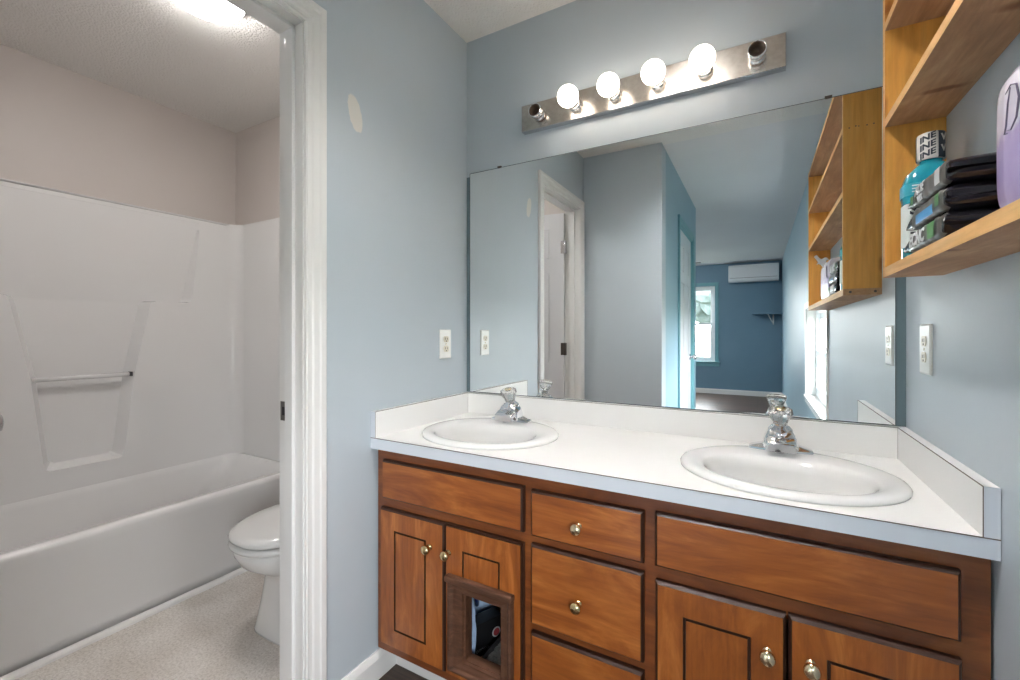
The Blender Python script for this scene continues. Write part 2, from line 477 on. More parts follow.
# partition with the toilet-room doorway (opening y -1.395..-.801, 2.046 high)
YA, YB, ZD = -1.420, -.796, 2.051
bm = nb()
ys = [YT - .1, YA, YB, 0]; zs = [0, ZD, ZC]
cell_slab(bm, ys, zs, lambda i, j: None if (i, j) == (1, 0) else 0.0, -PT, lambda i, j, k: 1 if k == 'back' else 0, lambda y, d, z: (d, y, z))
struct('wall_left', bm, ['patched_paint', 'taupe_paint'])

# wall facing the mirror, hall wall with a doorway, bedroom near wall
bm = nb(); add_box(bm, (0, Y1, 0), (X1, YT - .1, ZC)); struct('wall_front', bm, 'bath_paint')
YD0, YD1, ZD2 = -3.02, -2.235, 2.05
bm = nb()
cell_slab(bm, [Y2, YD0, YD1, YT - .1], [0, ZD2, ZC], lambda i, j: None if (i, j) == (1, 0) else X1, X1 - PT, lambda i, j, k: 0, lambda y, d, z: (d, y, z))
struct('wall_hall_left', bm, 'hall_paint')
bm = nb(); add_box(bm, (XL, Y2, 0), (X1 - PT, Y2 + .1, ZC)); struct('wall_bedroom_near', bm, 'bed_paint')
bm = nb(); add_box(bm, (XL - .1, Y2 + .1, -.06), (XL, Y3, ZC)); struct('wall_bedroom_left', bm, 'bed_paint')

# right wall: bath part, hall/bedroom part, with the tall window between
WY0, WY1, WZ0, WZ1 = -2.92, -1.60, .62, 1.36
bm = nb()
cell_slab(bm, [WY1 - .0, 0.0], [0, ZC], lambda i, j: W, W + .12, lambda i, j, k: 0, lambda y, d, z: (d, y, z))
struct('wall_right', bm, 'bath_paint')
bm = nb()
cell_slab(bm, [Y3, WY0, WY1], [0, WZ0, WZ1, ZC], lambda i, j: None if (i, j) == (1, 1) else W, W + .12, lambda i, j, k: 0, lambda y, d, z: (d, y, z))
struct('wall_hall_right', bm, 'hall_paint')

# far bedroom wall with its window
FX0, FX1, FZ0, FZ1 = -.40, .40, .60, 2.04
bm = nb()
cell_slab(bm, [XL, FX0, FX1, W + .12], [-.06, FZ0, FZ1, ZC], lambda i, j: None if (i, j) == (1, 1) else Y3, Y3 - .12, lambda i, j, k: 0)
struct('wall_bedroom_far', bm, 'bed_paint')

# ---- door casings: a moulded profile swept round the opening with mitred corners
PROF = [(0, 0), (0, .009), (.005, .012), (.010, .009), (.019, .009), (.024, .0125), (.041, .014), (.046, .0175), (.061, .0175), (.065, .014), (.065, 0)]
def casing(bm, y0, y1, z1, place, prof=PROF):
    rings = []
    for yy, zz, sy, sz in ((y0, 0, -1, 0), (y0, z1, -1, 1), (y1, z1, 1, 1), (y1, 0, 1, 0)):
        rings.append([place(yy + sy * u, d, zz + sz * u) for u, d in prof])
    loft(bm, rings, 0, True, True, True, smooth=False)

bm = nb()
casing(bm, -1.415, -.801, 2.046, lambda y, d, z: (d, y, z))
casing(bm, -1.415, -.801, 2.046, lambda y, d, z: (-PT - d, y, z))
JT = .005
for ya, yb in ((YA - .012, -1.411), (-.805, YB + .012)):
    add_box(bm, (-PT, ya, 0), (0, yb, 2.05))
add_box(bm, (-PT, YA - .012, 2.042), (0, YB + .012, 2.062))
for ya, yb in ((-1.411, -1.400), (-.805, -.816)):
    add_box(bm, (-.066, ya, 0), (-.032, yb, 2.042), bevel=.002)
add_box(bm, (-.066, -1.411, 2.031), (-.032, -.805, 2.042), bevel=.002)
trim1 = struct('trim_1', bm, 'white_trim')
bm = nb(); add_box(bm, (-.100, -.8052, .906), (-.070, -.8066, .962), bevel=.0006); add_box(bm, (-.092, -.8064, .922), (-.078, -.8068, .946), 1)
obj('strike_plate', bm, ['aged_steel', 'black'], trim1, label='dull metal strike plate')

# ---- toilet-room door, open into the toilet room
def panel_door(bm, w, h, t, mi=0, dz=0.0):
    """six-panel slab in local x 0..w, y -t/2..t/2, z 0..h"""
    rw = .105 * w / .6 ; mid = w / 2
    xs = [0, rw, rw + .012, mid - rw * .42 - .012, mid - rw * .42, mid + rw * .42, mid + rw * .42 + .012, w - rw - .012, w - rw, w]
    zr = [(.20, .78), (.92, 1.58), (1.68, 1.90)]
    zs = [0]
    for a, b in zr: zs += [a, a + .012, b - .012, b]
    zs.append(h)
    def front(s):
        def f(i, j):
            col = i in (1, 2, 3, 5, 6, 7); row = (j - 1) % 4 if j >= 1 else 9
            inrow = j >= 1 and j < 13 and ((j - 1) % 4) in (0, 1, 2)
            if col and inrow:
                edge = i in (1, 3, 5, 7) or (j - 1) % 4 in (0, 2)
                return s * (t / 2 - (.009 if edge else .003))
            return s * t / 2
        return f
    for s in (1, -1):
        cell_slab(bm, xs, zs, front(s), 0.0, lambda i, j, k: mi)
    bmesh.ops.remove_doubles(bm, verts=bm.verts[:], dist=1e-5)
    # inner septum faces at y=0 go
    kill = [f for f in bm.faces if all(abs(v.co.y) < 1e-6 for v in f.verts)]
    bmesh.ops.delete(bm, geom=kill, context='FACES')

def knob_parts(bm, c, axis, s=1.0):
    lathe(bm, c, axis, [(.030 * s, 0), (.031 * s, .004), (.022 * s, .008), (.011 * s, .012), (.011 * s, .026), (.020 * s, .032), (.026 * s, .040), (.026 * s, .050), (.020 * s, .058), (.008 * s, .061)], 24)

door1 = bpy.data.objects.new('door_1', None); COL.objects.link(door1)
door1.location = (-.108, -1.398, .012); tag(door1, kind='structure')
bm = nb(); panel_door(bm, .584, 2.012, .035)
o = obj('door_leaf', bm, 'door_grey', None); o.parent = door1; o.location = (.0, 0.0, 0); leaf_off = None
bm = nb(); knob_parts(bm, (.528, .0175, .913), (0, 1, 0)); knob_parts(bm, (.528, -.0175, .913), (0, -1, 0))
o = obj('door_knob', bm, 'dull_chrome', None, recalc=True); o.parent = door1
for hz, mk in ((1.765, 'dull_chrome'), (1.03, 'bronze'), (.22, 'bronze')):
    bm = nb()
    lathe(bm, (-.008, .020, hz - .045), (0, 0, 1), [(.004, 0), (.0065, .002), (.0065, .088), (.004, .090)], 12)
    add_box(bm, (-.008, .0176, hz - .044), (.022, .0200, hz + .044), bevel=.0006)
    add_box(bm, (-.0145, .018, hz - .044), (-.0125, -.012, hz + .044))
    o = obj('hinge', bm, mk, None); o.parent = door1
A_OPEN = math.radians(8.3)
door1.rotation_euler = (0, 0, PI - A_OPEN)
# the leaf's mirror side must face +y: flip local y by using rotation about z only (leaf is symmetric; hinges sit on local -y)
for ch in door1.children:
    if ch.name.startswith('hinge'):
        ch.scale = (1, -1, 1)

# ---- hall door, closed, teal casing
bm = nb()
casing(bm, YD0 + .004, YD1 - .004, ZD2 - .004, lambda y, d, z: (X1 + d, y, z))
for ya, yb in ((YD0 - .01, YD0 + .008), (YD1 - .008, YD1 + .01)): add_box(bm, (X1 - PT, ya, 0), (X1, yb, ZD2))
add_box(bm, (X1 - PT, YD0 - .01, ZD2 - .008), (X1, YD1 + .01, ZD2 + .01))
struct('trim_2', bm, 'teal_trim')
door2 = bpy.data.objects.new('door_2', None); COL.objects.link(door2); tag(door2, kind='structure')
door2.location = (X1 - .026, YD1 - .011, .01); door2.rotation_euler = (0, 0, -PI / 2)
bm = nb(); panel_door(bm, .762, 2.025, .035); o = obj('door_leaf', bm, 'door_white'); o.parent = door2
bm = nb(); knob_parts(bm, (.695, .0175, .918), (0, 1, 0)); o = obj('door_knob', bm, 'dull_chrome'); o.parent = door2
for hz in (1.78, 1.0, .22):
    bm = nb(); lathe(bm, (-.003, .0215, hz - .045), (0, 0, 1), [(.004, 0), (.006, .002), (.006, .088), (.004, .09)], 12)
    o = obj('hinge', bm, 'dull_chrome'); o.parent = door2

# ---- baseboards and floor strips
BB = [(0, 0), (.014, 0), (.014, .070), (.010, .082), (.006, .092), (0, .092)]
def baseboard(name, p0, along, out, m='white_trim'):
    bm = nb(); prism(bm, BB, p0, out, (0, 0, 1), along); struct(name, bm, m)
baseboard('baseboard_left', (0, -.730, 0), (0, .285, 0), (1, 0, 0))
baseboard('baseboard_front', (0.02, Y1, 0), (X1 - .02, 0, 0), (0, 1, 0))
baseboard('baseboard_hall', (X1, YD1 + .075, 0), (0, Y1 - YD1 - .075, 0), (1, 0, 0))
baseboard('baseboard_bedroom_far', (XL, Y3, 0), (W - XL - .014, 0, 0), (0, 1, 0))
baseboard('baseboard_hall_right', (W, Y3, 0), (0, -.55 - Y3, 0), (-1, 0, 0))
baseboard('baseboard_toilet_room', (-1.03, 0, 0), (1.03 - PT, 0, 0), (0, -1, 0))
# quarter round along the tub
bm = nb(); prism(bm, [(0, 0), (.020, 0), (.0185, .009), (.013, .016), (.006, .0195), (0, .020)], (-1.068, YT, 0), (1, 0, 0), (0, 0, 1), (0, -YT, 0)); struct('trim_3', bm, 'white_trim')

# ---- windows
def window(name, place, w, h, frame_mat, depth):
    """double-hung sash in local u 0..w, v 0..h, d inward (0 = outer plane)"""
    root = bpy.data.objects.new(name, None); COL.objects.link(root); tag(root, kind='structure')
    def part(nm, boxes, m):
        bm = nb()
        for a, b in boxes:
            add_box(bm, place(*a), place(*b))
        return obj(nm, bm, m, root)
    f = .035
    part('window_frame', [((0, 0, 0), (f, depth, h)), ((w - f, 0, 0), (w, depth, h)), ((f, 0, 0), (w - f, depth, f)), ((f, 0, h - f), (w - f, depth, h))], frame_mat)
    for k, (z0, z1, d0) in enumerate(((f, h / 2 + .02, .045), (h / 2 - .02, h - f, .012))):
        s = .042
        part('sash', [((f, d0, z0), (f + s, d0 + .03, z1)), ((w - f - s, d0, z0), (w - f, d0 + .03, z1)), ((f + s, d0, z0), (w - f - s, d0 + .03, z0 + s)), ((f + s, d0, z1 - s), (w - f - s, d0 + .03, z1))], frame_mat)
        part('pane', [((f + s, d0 + .013, z0 + s), (w - f - s, d0 + .017, z1 - s))], 'pane_glass')
    return root
def pane_glass():
    m = bpy.data.materials.new('pane_glass'); m.use_nodes = True
    nt = m.node_tree; nt.nodes.remove(nt.nodes['Principled BSDF'])
    out = nt.nodes['Material Output']
    tr = nt.nodes.new('ShaderNodeBsdfTransparent'); gl = nt.nodes.new('ShaderNodeBsdfGlossy'); gl.inputs['Roughness'].default_value = .0
    mx = nt.nodes.new('ShaderNodeMixShader'); mx.inputs[0].default_value = .06
    tr.inputs[0].default_value = (.93, .95, .95, 1)
    nt.links.new(tr.outputs[0], mx.inputs[1]); nt.links.new(gl.outputs[0], mx.inputs[2]); nt.links.new(mx.outputs[0], out.inputs[0])
    return m
M['pane_glass'] = pane_glass()
M['vinyl'] = mat('vinyl', (.80, .82, .84, 1), .35)
# right-hand window: set back in its reveal
window('window_1', lambda u, d, v: (W + .118 - d * .75, WY0 + .012 + u, WZ0 + .012 + v), WY1 - WY0 - .024, WZ1 - WZ0 - .024, 'vinyl', .075)
bm = nb()
for a, b in (((W - .012, WY0 - .06, WZ0 - .05), (W, WY0 + .0, WZ1 + .05)), ((W - .012, WY1, WZ0 - .05), (W, WY1 + .035, WZ1 + .05)), ((W - .012, WY0, WZ1), (W, WY1, WZ1 + .05)), ((W - .012, WY0, WZ0 - .05), (W, WY1, WZ0 - .012))):
    add_box(bm, a, b, bevel=.003)
add_box(bm, (W - .022, WY0 - .06, WZ0 - .012), (W + .118, WY1 + .035, WZ0 + .012), bevel=.004)
add_box(bm, (W, WY0, WZ0), (W + .118, WY0 + .012, WZ1)); add_box(bm, (W, WY1 - .012, WZ0), (W + .118, WY1, WZ1)); add_box(bm, (W, WY0, WZ1 - .012), (W + .118, WY1, WZ1))
struct('trim_4', bm, 'white_trim')
# bedroom window
window('window_2', lambda u, d, v: (FX0 + .006 + u, Y3 - .118 + d, FZ0 + .006 + v), FX1 - FX0 - .012, FZ1 - FZ0 - .012, 'vinyl', .085)
bm = nb()
casing(bm, FX0 + .002, FX1 - .002, FZ1 - .002, lambda x, d, z: (x, Y3 + d, max(z, FZ0)))
add_box(bm, (FX0 - .075, Y3, FZ0 - .085), (FX1 + .075, Y3 + .016, FZ0 - .012), bevel=.003)
add_box(bm, (FX0 - .085, Y3 - .03, FZ0 - .014), (FX1 + .085, Y3 + .04, FZ0 + .006), bevel=.004)
struct('trim_5', bm, 'teal_trim')

# ---- outdoors, seen through the bedroom window
M['lawn'] = mottled('lawn', (.075, .085, .055, 1), (.11, .115, .075, 1), 3, .9)
bm = nb(); add_box(bm, (-30, Y3 - .2, -.65), (30, -60, -.6)); add_box(bm, (W + .3, Y3 - .2, -.65), (30, 6, -.6)); struct('ground', bm, 'lawn')
M['foliage'] = mottled('foliage', (.055, .080, .080, 1), (.10, .13, .14, 1), 2.5, .9)
M['bark'] = mat('bark', (.09, .065, .05, 1), .9)
def tree(x, y, h, r, label, seed):
    rnd = random.Random(seed)
    t = thing('tree', label, 'tree', (x, y, -.6))
    bm = nb(); tube(bm, [(x, y, -.62), (x + .1, y, h * .3), (x, y + .1, h * .7)], [.22, .16, .06], 8); obj('trunk', bm, 'bark', t)
    bm = nb()
    for k in range(26):
        a = rnd.random() * 2 * PI; q = rnd.random() ** .5 * r * .8; zz = h * (.35 + .6 * rnd.random())
        rr = r * (.28 + .2 * rnd.random()) * (1.15 - .6 * zz / h)
        ret = bmesh.ops.create_icosphere(bm, subdivisions=2, radius=rr)
        for v in ret['verts']:
            v.co = Vector((x + q * math.cos(a), y + q * math.sin(a), zz)) + v.co * (1 + .25 * (rnd.random() - .5))
    obj('crown', bm, 'foliage', t)
tree(-1.6, -34, 7.0, 3.0, 'broad leafy tree seen through the bedroom window', 3)
rail = thing('porch_railing', 'white porch railing outside the bedroom window', 'railing', (-.1, -9.6, -.6))
bm = nb(); add_box(bm, (-2.4, -9.57, .92), (1.6, -9.63, .98), bevel=.005); add_box(bm, (-2.4, -9.58, .12), (1.6, -9.62, .17)); obj('rail', bm, 'vinyl', rail)
for k in range(3):
    bm = nb(); x = -1.9 + k * 1.5; add_box(bm, (x - .045, -9.555, -.6), (x + .045, -9.645, 1.05), bevel=.006); obj('post', bm, 'vinyl', rail)
for k in range(18):
    bm = nb(); x = -2.2 + k * .2; add_box(bm, (x - .014, -9.586, .17), (x + .014, -9.614, .92)); obj('baluster', bm, 'vinyl', rail)

# ================================================================== VANITY
cab = thing('vanity_cabinet', 'stained brown wooden double vanity cabinet under the white countertop', 'cabinet', (W / 2, -.27, 0))
ZB, ZT = .108, H - .036     # bottom and top of the carcass
xL, xR = .010, W - .005
# carcass: sides, back, bottom, dividers
bm = nb()
add_box(bm, (xL, -.004, ZB), (xL + .016, YF + .019, ZT)); add_box(bm, (xR - .016, -.004, ZB), (xR, YF + .019, ZT))
add_box(bm, (xL + .016, -.004, ZB), (xR - .016, -.010, ZT)); add_box(bm, (xL + .016, -.010, ZB), (xR - .016, YF + .019, ZB + .014))
for x in (.578, .900): add_box(bm, (x - .008, -.010, ZB + .014), (x + .008, YF + .019, ZT - .16))
obj('carcass', bm, 'cab_in', cab)
# face frame with openings behind the doors and drawers
xs = [xL, .060, .552, .604, .872, .926, 1.420, xR]
zs = [ZB, .155, .350, .394, .572, .633, .730, ZT]
def ff(i, j):
    if i == 3 and j == 2: return YF
    return None if i in (1, 3, 5) and j in (1, 2, 3, 5) else YF
bm = nb(); cell_slab(bm, xs, zs, ff, YF + .019, lambda i, j, k: 0); obj('face_frame', bm, 'cab_frame_x', cab)
# toe kick
bm = nb(); add_box(bm, (.0145, -.450, 0), (W - .016, -.438, ZB - .001)); obj('toe_kick', bm, 'white_trim', cab, label='white painted toe kick')

FD = -.549   # front plane of doors and drawers
def slab_front(x0, x1, z0, z1, groove=None):
    """lipped overlay front: flat face, dark moulded edge; optional routed rectangle (x0,x1,z0,z1)"""
    bm = nb(); e = .006
    loft(bm, [[(x0, YF - .0005, z0), (x1, YF - .0005, z0), (x1, YF - .0005, z1), (x0, YF - .0005, z1)],
              [(x0, FD + .008, z0), (x1, FD + .008, z0), (x1, FD + .008, z1), (x0, FD + .008, z1)],
              [(x0 + .002, FD + .004, z0 + .002), (x1 - .002, FD + .004, z0 + .002), (x1 - .002, FD + .004, z1 - .002), (x0 + .002, FD + .004, z1 - .002)],
              [(x0 + e, FD, z0 + e), (x1 - e, FD, z0 + e), (x1 - e, FD, z1 - e), (x0 + e, FD, z1 - e)]], 1, True, False, True, smooth=False)
    r = lambda a0, a1, b0, b1, d: [(a0, d, b0), (a1, d, b0), (a1, d, b1), (a0, d, b1)]
    if groove:
        g0, g1, h0, h1 = groove; w = .0032
        loft(bm, [r(x0 + e, x1 - e, z0 + e, z1 - e, FD), r(g0 - w, g1 + w, h0 - w, h1 + w, FD)], 0, False, False, smooth=False)
        loft(bm, [r(g0 - w, g1 + w, h0 - w, h1 + w, FD), r(g0 - w * .5, g1 + w * .5, h0 - w * .5, h1 + w * .5, FD + .005), r(g0 + w * .5, g1 - w * .5, h0 + w * .5, h1 - w * .5, FD + .005), r(g0 + w, g1 - w, h0 + w, h1 - w, FD)], 1, False, False, smooth=False)
        loft(bm, [r(g0 + w, g1 - w, h0 + w, h1 - w, FD)] * 1 + [r(g0 + w + .001, g1 - w - .001, h0 + w + .001, h1 - w - .001, FD)], 0, False, True, smooth=False)
    else:
        f = bm.faces.new([bm.verts.new(p) for p in r(x0 + e, x1 - e, z0 + e, z1 - e, FD)]); f.material_index = 0
    bmesh.ops.remove_doubles(bm, verts=bm.verts[:], dist=1e-6)
    return bm

def knob(parent, x, z, m='brass', oval=False, label=None):
    bm = nb()
    lathe(bm, (x, FD, z), (0, -1, 0), [(.0095, 0), (.0095, .002), (.0055, .004), (.0050, .012), (.0085, .015), (.0142, .019), (.0150, .023), (.0128, .028), (.0070, .031), (.001, .0318)], 24)
    if oval:
        for v in bm.verts: v.co.z = z + (v.co.z - z) * 1.12
    return obj('knob', bm, m, parent, label=label)

for nm, x0, x1 in (('false_drawer_front', .044, .567), ('false_drawer_front', .913, 1.4335)):
    obj(nm, slab_front(x0, x1, .620, .745), ['cab_x', 'cab_edge'], cab)
for z0, z1, kz, mk in ((.618, .741, .674, 'nickel_brass'), (.383, .596, .479, 'brass'), (.142, .360, .255, 'brass')):
    d = obj('drawer', slab_front(.590, .887, z0, z1), ['cab_x', 'cab_edge'], cab)
    knob(d, .727, kz, mk)
# left pair
d = obj('door', slab_front(.036, .3010, .142, .588, (.103, .228, .205, .521)), ['cab_z', 'cab_edge'], cab)
knob(d, .247, .507)
# left pair, second door with the cut-out
bm = nb()
x0, x1, z0, z1 = .3045, .566, .142, .590
gx0, gx1, gz = .371, .493, .521
ox0, ox1, oz0, oz1 = .362, .506, .204, .408
w = .0028
xs = sorted([x0, x0 + .005, gx0 - w, gx0 + w, ox0 + .012, gx1 - w, gx1 + w, ox1, x1 - .005, x1]); zs = [z0, z0 + .005, oz0, oz1, gz - w, gz + w, z1 - .005, z1]
def dr(i, j):
    xc, zc = (xs[i] + xs[i + 1]) / 2, (zs[j] + zs[j + 1]) / 2
    if ox0 + .012 < xc < ox1 and oz0 < zc < oz1: return None
    if not (x0 + .005 < xc < x1 - .005) or not (z0 + .005 < zc < z1 - .005): return FD + .006
    if abs(zc - gz) < w and gx0 - w < xc < gx1 + w: return FD + .005
    if oz1 < zc < gz and (abs(xc - gx0) < w or abs(xc - gx1) < w): return FD + .005
    return FD
def dm(i, j, k):
    if k == 'side': return 1
    v = dr(i, j) if 0 <= i < len(xs) - 1 and 0 <= j < len(zs) - 1 else None
    return 1 if (k == 'front' and v is not None and abs(v - FD) > 1e-6) or k == 'back' else 0
cell_slab(bm, xs, zs, dr, YF - .0005, dm)
catdoor = obj('door', bm, ['cab_z', 'cab_edge'], cab, label='cabinet door with a framed cat opening cut into it')
knob(catdoor, .319, .507)
# worn moulding round the cut-out
def frame_loop(bm, a0, a1, b0, b1, prof, mi=0):
    """picture-frame moulding, prof (inset, depth) from the outside in"""
    rings = [[(a0 + u, FD - d, b0 + u), (a1 - u, FD - d, b0 + u), (a1 - u, FD - d, b1 - u), (a0 + u, FD - d, b1 - u)] for u, d in prof]
    loft(bm, rings, mi, False, False, smooth=False)
bm = nb()
O_, I_ = (.322, .541, .168, .448), (.382, .500, .212, .400)
def frect(k, d): return [(O_[0] + (I_[0] - O_[0]) * k, FD - d, O_[2] + (I_[2] - O_[2]) * k), (O_[1] + (I_[1] - O_[1]) * k, FD - d, O_[2] + (I_[2] - O_[2]) * k), (O_[1] + (I_[1] - O_[1]) * k, FD - d, O_[3] + (I_[3] - O_[3]) * k), (O_[0] + (I_[0] - O_[0]) * k, FD - d, O_[3] + (I_[3] - O_[3]) * k)]
loft(bm, [frect(k, d) for k, d in [(0, 0), (0, .012), (.08, .017), (.22, .018), (.38, .012), (.56, .012), (.74, .010), (.88, .010), (.91, .003), (1, .002), (1, -.030), (.94, -.030), (.94, -.0195)]], 0, False, False, smooth=False)
add_box(bm, (.318, FD - .001, .432), (.545, FD - .024, .450), bevel=.004)
obj('cat_opening_frame', bm, 'old_wood', catdoor, label='worn dark wooden frame round the cat opening')
# right pair
d = obj('door', slab_front(.914, 1.1725, .142, .587, (.978, 1.106, .205, .520)), ['cab_z', 'cab_edge'], cab); knob(d, 1.139, .503, 'nickel_brass', True)
d = obj('door', slab_front(1.1765, 1.4345, .142, .588, (1.243, 1.371, .205, .520)), ['cab_z', 'cab_edge'], cab); knob(d, 1.214, .505, 'nickel_brass', True)

# ---- things kept in the cabinet, seen through the cat opening
zi = ZB + .014
M['litter'] = mottled('litter', (.55, .53, .50, 1), (.88, .86, .82, 1), 160, .9, (140, .8, .004))
M['bluegrey_plastic'] = mat('bluegrey_plastic', (.40, .52, .72, 1), .25)
M['pale_plastic'] = mat('pale_plastic', (.46, .63, .86, 1), .25)
M['navy_plastic'] = mat('navy_plastic', (.015, .035, .16, 1), .3)
M['red_print'] = mat('red_print', (.45, .06, .07, 1), .5)
M['white_print'] = mat('white_print', (.78, .78, .80, 1), .5)
lb = thing('litter_tray', 'low grey cat litter tray just inside the cat opening', 'litter tray', (.47, -.40, zi))
bm = nb()
loft(bm, [[(.400, -.47, zi), (.564, -.47, zi), (.564, -.32, zi), (.400, -.32, zi)], [(.394, -.490, zi + .060), (.566, -.490, zi + .060), (.566, -.31, zi + .060), (.394, -.31, zi + .060)],
          [(.397, -.487, zi + .060), (.563, -.487, zi + .060), (.563, -.313, zi + .060), (.397, -.313, zi + .060)], [(.403, -.466, zi + .004), (.560, -.466, zi + .004), (.560, -.324, zi + .004), (.403, -.324, zi + .004)]], 0, True, True, smooth=False)
obj('tray', bm, 'dark_grey', lb)
bm = nb()
n = 14
g = [[bm.verts.new((.398 + .164 * i / n, -.486 + .172 * j / n, zi + .048 + .006 * math.sin(i * 1.7 + j) * math.cos(j * 1.3))) for j in range(n + 1)] for i in range(n + 1)]
for i in range(n):
    for j in range(n): bm.faces.new((g[i][j], g[i + 1][j], g[i + 1][j + 1], g[i][j + 1])).smooth = True
obj('litter', bm, 'litter', lb, kind='stuff', label='pale grey grains of cat litter')
bx = thing('carton', 'black carton with a round red emblem seen through the cat opening', 'box', (.30, -.385, zi))
def rot_box(bm, c, ex, ey, h, mi=0, bevel=.003):
    c, ex, ey = Vector(c), Vector(ex), Vector(ey)
    a = [c - ex - ey, c + ex - ey, c + ex + ey, c - ex + ey]
    fs = loft(bm, [a, [p + Vector((0, 0, h)) for p in a]], mi, smooth=False)
    return fs
exx = Vector((.4, .916, 0)) * .062; eyy = Vector((-.916, .4, 0)) * .026; bxc = Vector((.332, -.452, zi + .0005)) + exx + eyy
bm = nb(); rot_box(bm, bxc, exx, eyy, .105); o = bevel_mod(obj('carton_body', bm, 'black', bx), .003)
nrm = -eyy.normalized(); exn = exx.normalized()
fc = bxc - eyy + nrm * .0008
bm = nb(); lathe(bm, fc + exn * .036 + Vector((0, 0, .058)), nrm, [(.016, -.0005), (.016, .0006)], 28, 0); lathe(bm, fc + exn * .036 + Vector((0, 0, .058)), nrm, [(.011, 0), (.012, .0010)], 24, 1)
obj('emblem', bm, ['white_print', 'red_print'], bx, label='round red and white emblem')
bm = nb(); text_mesh(bm, 'OOOOO', .012, lambda u, v, w_: fc + exn * (u - .018) + Vector((0, 0, .022 + v)) + nrm * w_, 0); obj('lettering', bm, 'white_print', bx)
jg = thing('jug', 'pale blue plastic jug with a navy handle behind the black carton', 'jug', (.250, -.262, zi))
bm = nb(); lathe(bm, (.250, -.262, zi + .0005), (0, 0, 1), [(.052, 0), (.058, .008), (.060, .105), (.056, .112), (.056, .120), (.060, .127), (.060, .165), (.050, .190), (.030, .205), (.026, .225)], 32); obj('jug_body', bm, 'pale_plastic', jg)
bm = nb(); lathe(bm, (.250, -.262, zi + .226), (0, 0, 1), [(.030, 0), (.030, .024), (.025, .029)], 24); obj('jug_cap', bm, 'bluegrey_plastic', jg)
bm = nb(); tube(bm, [(.262, -.290, zi + .200), (.272, -.324, zi + .185), (.274, -.334, zi + .135), (.264, -.315, zi + .090)], .009, 10); obj('jug_handle', bm, 'navy_plastic', jg)
bg = thing('plastic_bag', 'crumpled blue plastic bag beside the black carton in the cabinet', 'bag', (.350, -.484, zi))
bm = nb()
r = bmesh.ops.create_icosphere(bm, subdivisions=4, radius=1)
rnd = random.Random(4)
for v in bm.verts:
    c = v.co.copy(); f = 1 + .13 * math.sin(c.x * 9 + c.z * 5) + .10 * math.sin(c.y * 13 - c.z * 8) + .06 * (rnd.random() - .5)
    v.co = Vector((.350 + c.x * .018 * f, -.484 + c.y * .016 * f, zi + .112 + c.z * .098 * f))
obj('bag_film', bm, 'bluegrey_plastic', bg)

# ---- countertop: slab with two oval cut-outs, back and side splashes
SINKS = ((.315, -.312), (1.177, -.312)); SRX, SRY = .240, .214
top = thing('countertop', 'white laminate countertop with splashes on the vanity', 'countertop', (W / 2, -.27, H))
def ring_rect(c, rx, ry, x0, x1, y0, y1):
    """angles that include the rectangle's corners; ellipse points and matching border points"""
    cx, cy = c
    an = sorted(set([2 * PI * k / 72 for k in range(72)] + [math.atan2(y - cy, x - cx) % (2 * PI) for x in (x0, x1) for y in (y0, y1)]))
    E_, R_ = [], []
    for a in an:
        ca, sa = math.cos(a), math.sin(a)
        t = 1 / math.hypot(ca / rx, sa / ry); E_.append((cx + t * ca, cy + t * sa))
        ts = []
        if ca > 1e-9: ts.append((x1 - cx) / ca)
        if ca < -1e-9: ts.append((x0 - cx) / ca)
        if sa > 1e-9: ts.append((y1 - cy) / sa)
        if sa < -1e-9: ts.append((y0 - cy) / sa)
        t = min(ts); R_.append((cx + t * ca, cy + t * sa))
    return E_, R_
bm = nb()
zt, zb = H, H - .036
for k, c in enumerate(SINKS):
    xa, xb = (0.001, W / 2) if k == 0 else (W / 2, W - .001)
    E_, R_ = ring_rect(c, SRX - .025, SRY - .025, xa, xb, -D, -.001)
    P3 = lambda pts, z: [(x, y, z) for x, y in pts]
    loft(bm, [P3(E_, zb), P3(R_, zb)], 0, False, False, smooth=False)
    loft(bm, [P3(E_, zt), P3(E_, zb)], 0, False, False, smooth=False)
    loft(bm, [P3(R_, zt), P3(E_, zt)], 0, False, False, smooth=False)
loft(bm, [[(.001, -D, zb), (W - .001, -D, zb), (W - .001, -.001, zb), (.001, -.001, zb)], [(.001, -D, zt), (W - .001, -D, zt), (W - .001, -.001, zt), (.001, -.001, zt)]], 1, False, False, smooth=False)
bmesh.ops.remove_doubles(bm, verts=bm.verts[:], dist=1e-6)
obj('counter_slab', bm, ['laminate', 'laminate_edge'], top)
# a dark laminate seam line along the front arris
bm = nb(); add_box(bm, (.001, -D - .0006, H - .0016), (W - .001, -D + .0002, H + .0004)); obj('edge_seam', bm, 'seam_dark', top, label='thin dark laminate seam')
def splash(name, lo, hi):
    bm = nb(); fs = add_box(bm, lo, hi)
    for f in bm.faces:
        if f.normal.y < -.5 or (f.calc_center_median().y < -D + .001): f.material_index = 1 if abs(f.calc_center_median().y + D) < .002 else 0
    obj(name, bm, ['laminate', 'laminate_edge'], top, recalc=False)
splash('back_splash', (TH, -.001, H), (W - TH, -TH, H + SP))
splash('side_splash', (.001, -.001, H), (TH, -D, H + SP))
splash('side_splash', (W - TH, -.001, H), (W - .001, -D, H + SP))
bm = nb()
for x in (TH, W - TH):
    s = 1 if x < .5 else -1
    add_box(bm, (x - .0005, -TH, H + SP - .0012), (x + .0006, -D - .0005, H + SP + .0004)); add_box(bm, (x - .0005 , -D - .0006, H), (x + .0006, -D + .0005, H + SP))
    add_box(bm, (x - .0006, -TH - .0005, H), (x + .0006, -TH + .0006, H + SP))
add_box(bm, (TH, -TH - .0005, H + SP - .001), (W - TH, -TH + .0004, H + SP + .0003))
obj('splash_seam', bm, 'seam_dark', top, label='thin dark seams of the splashes')

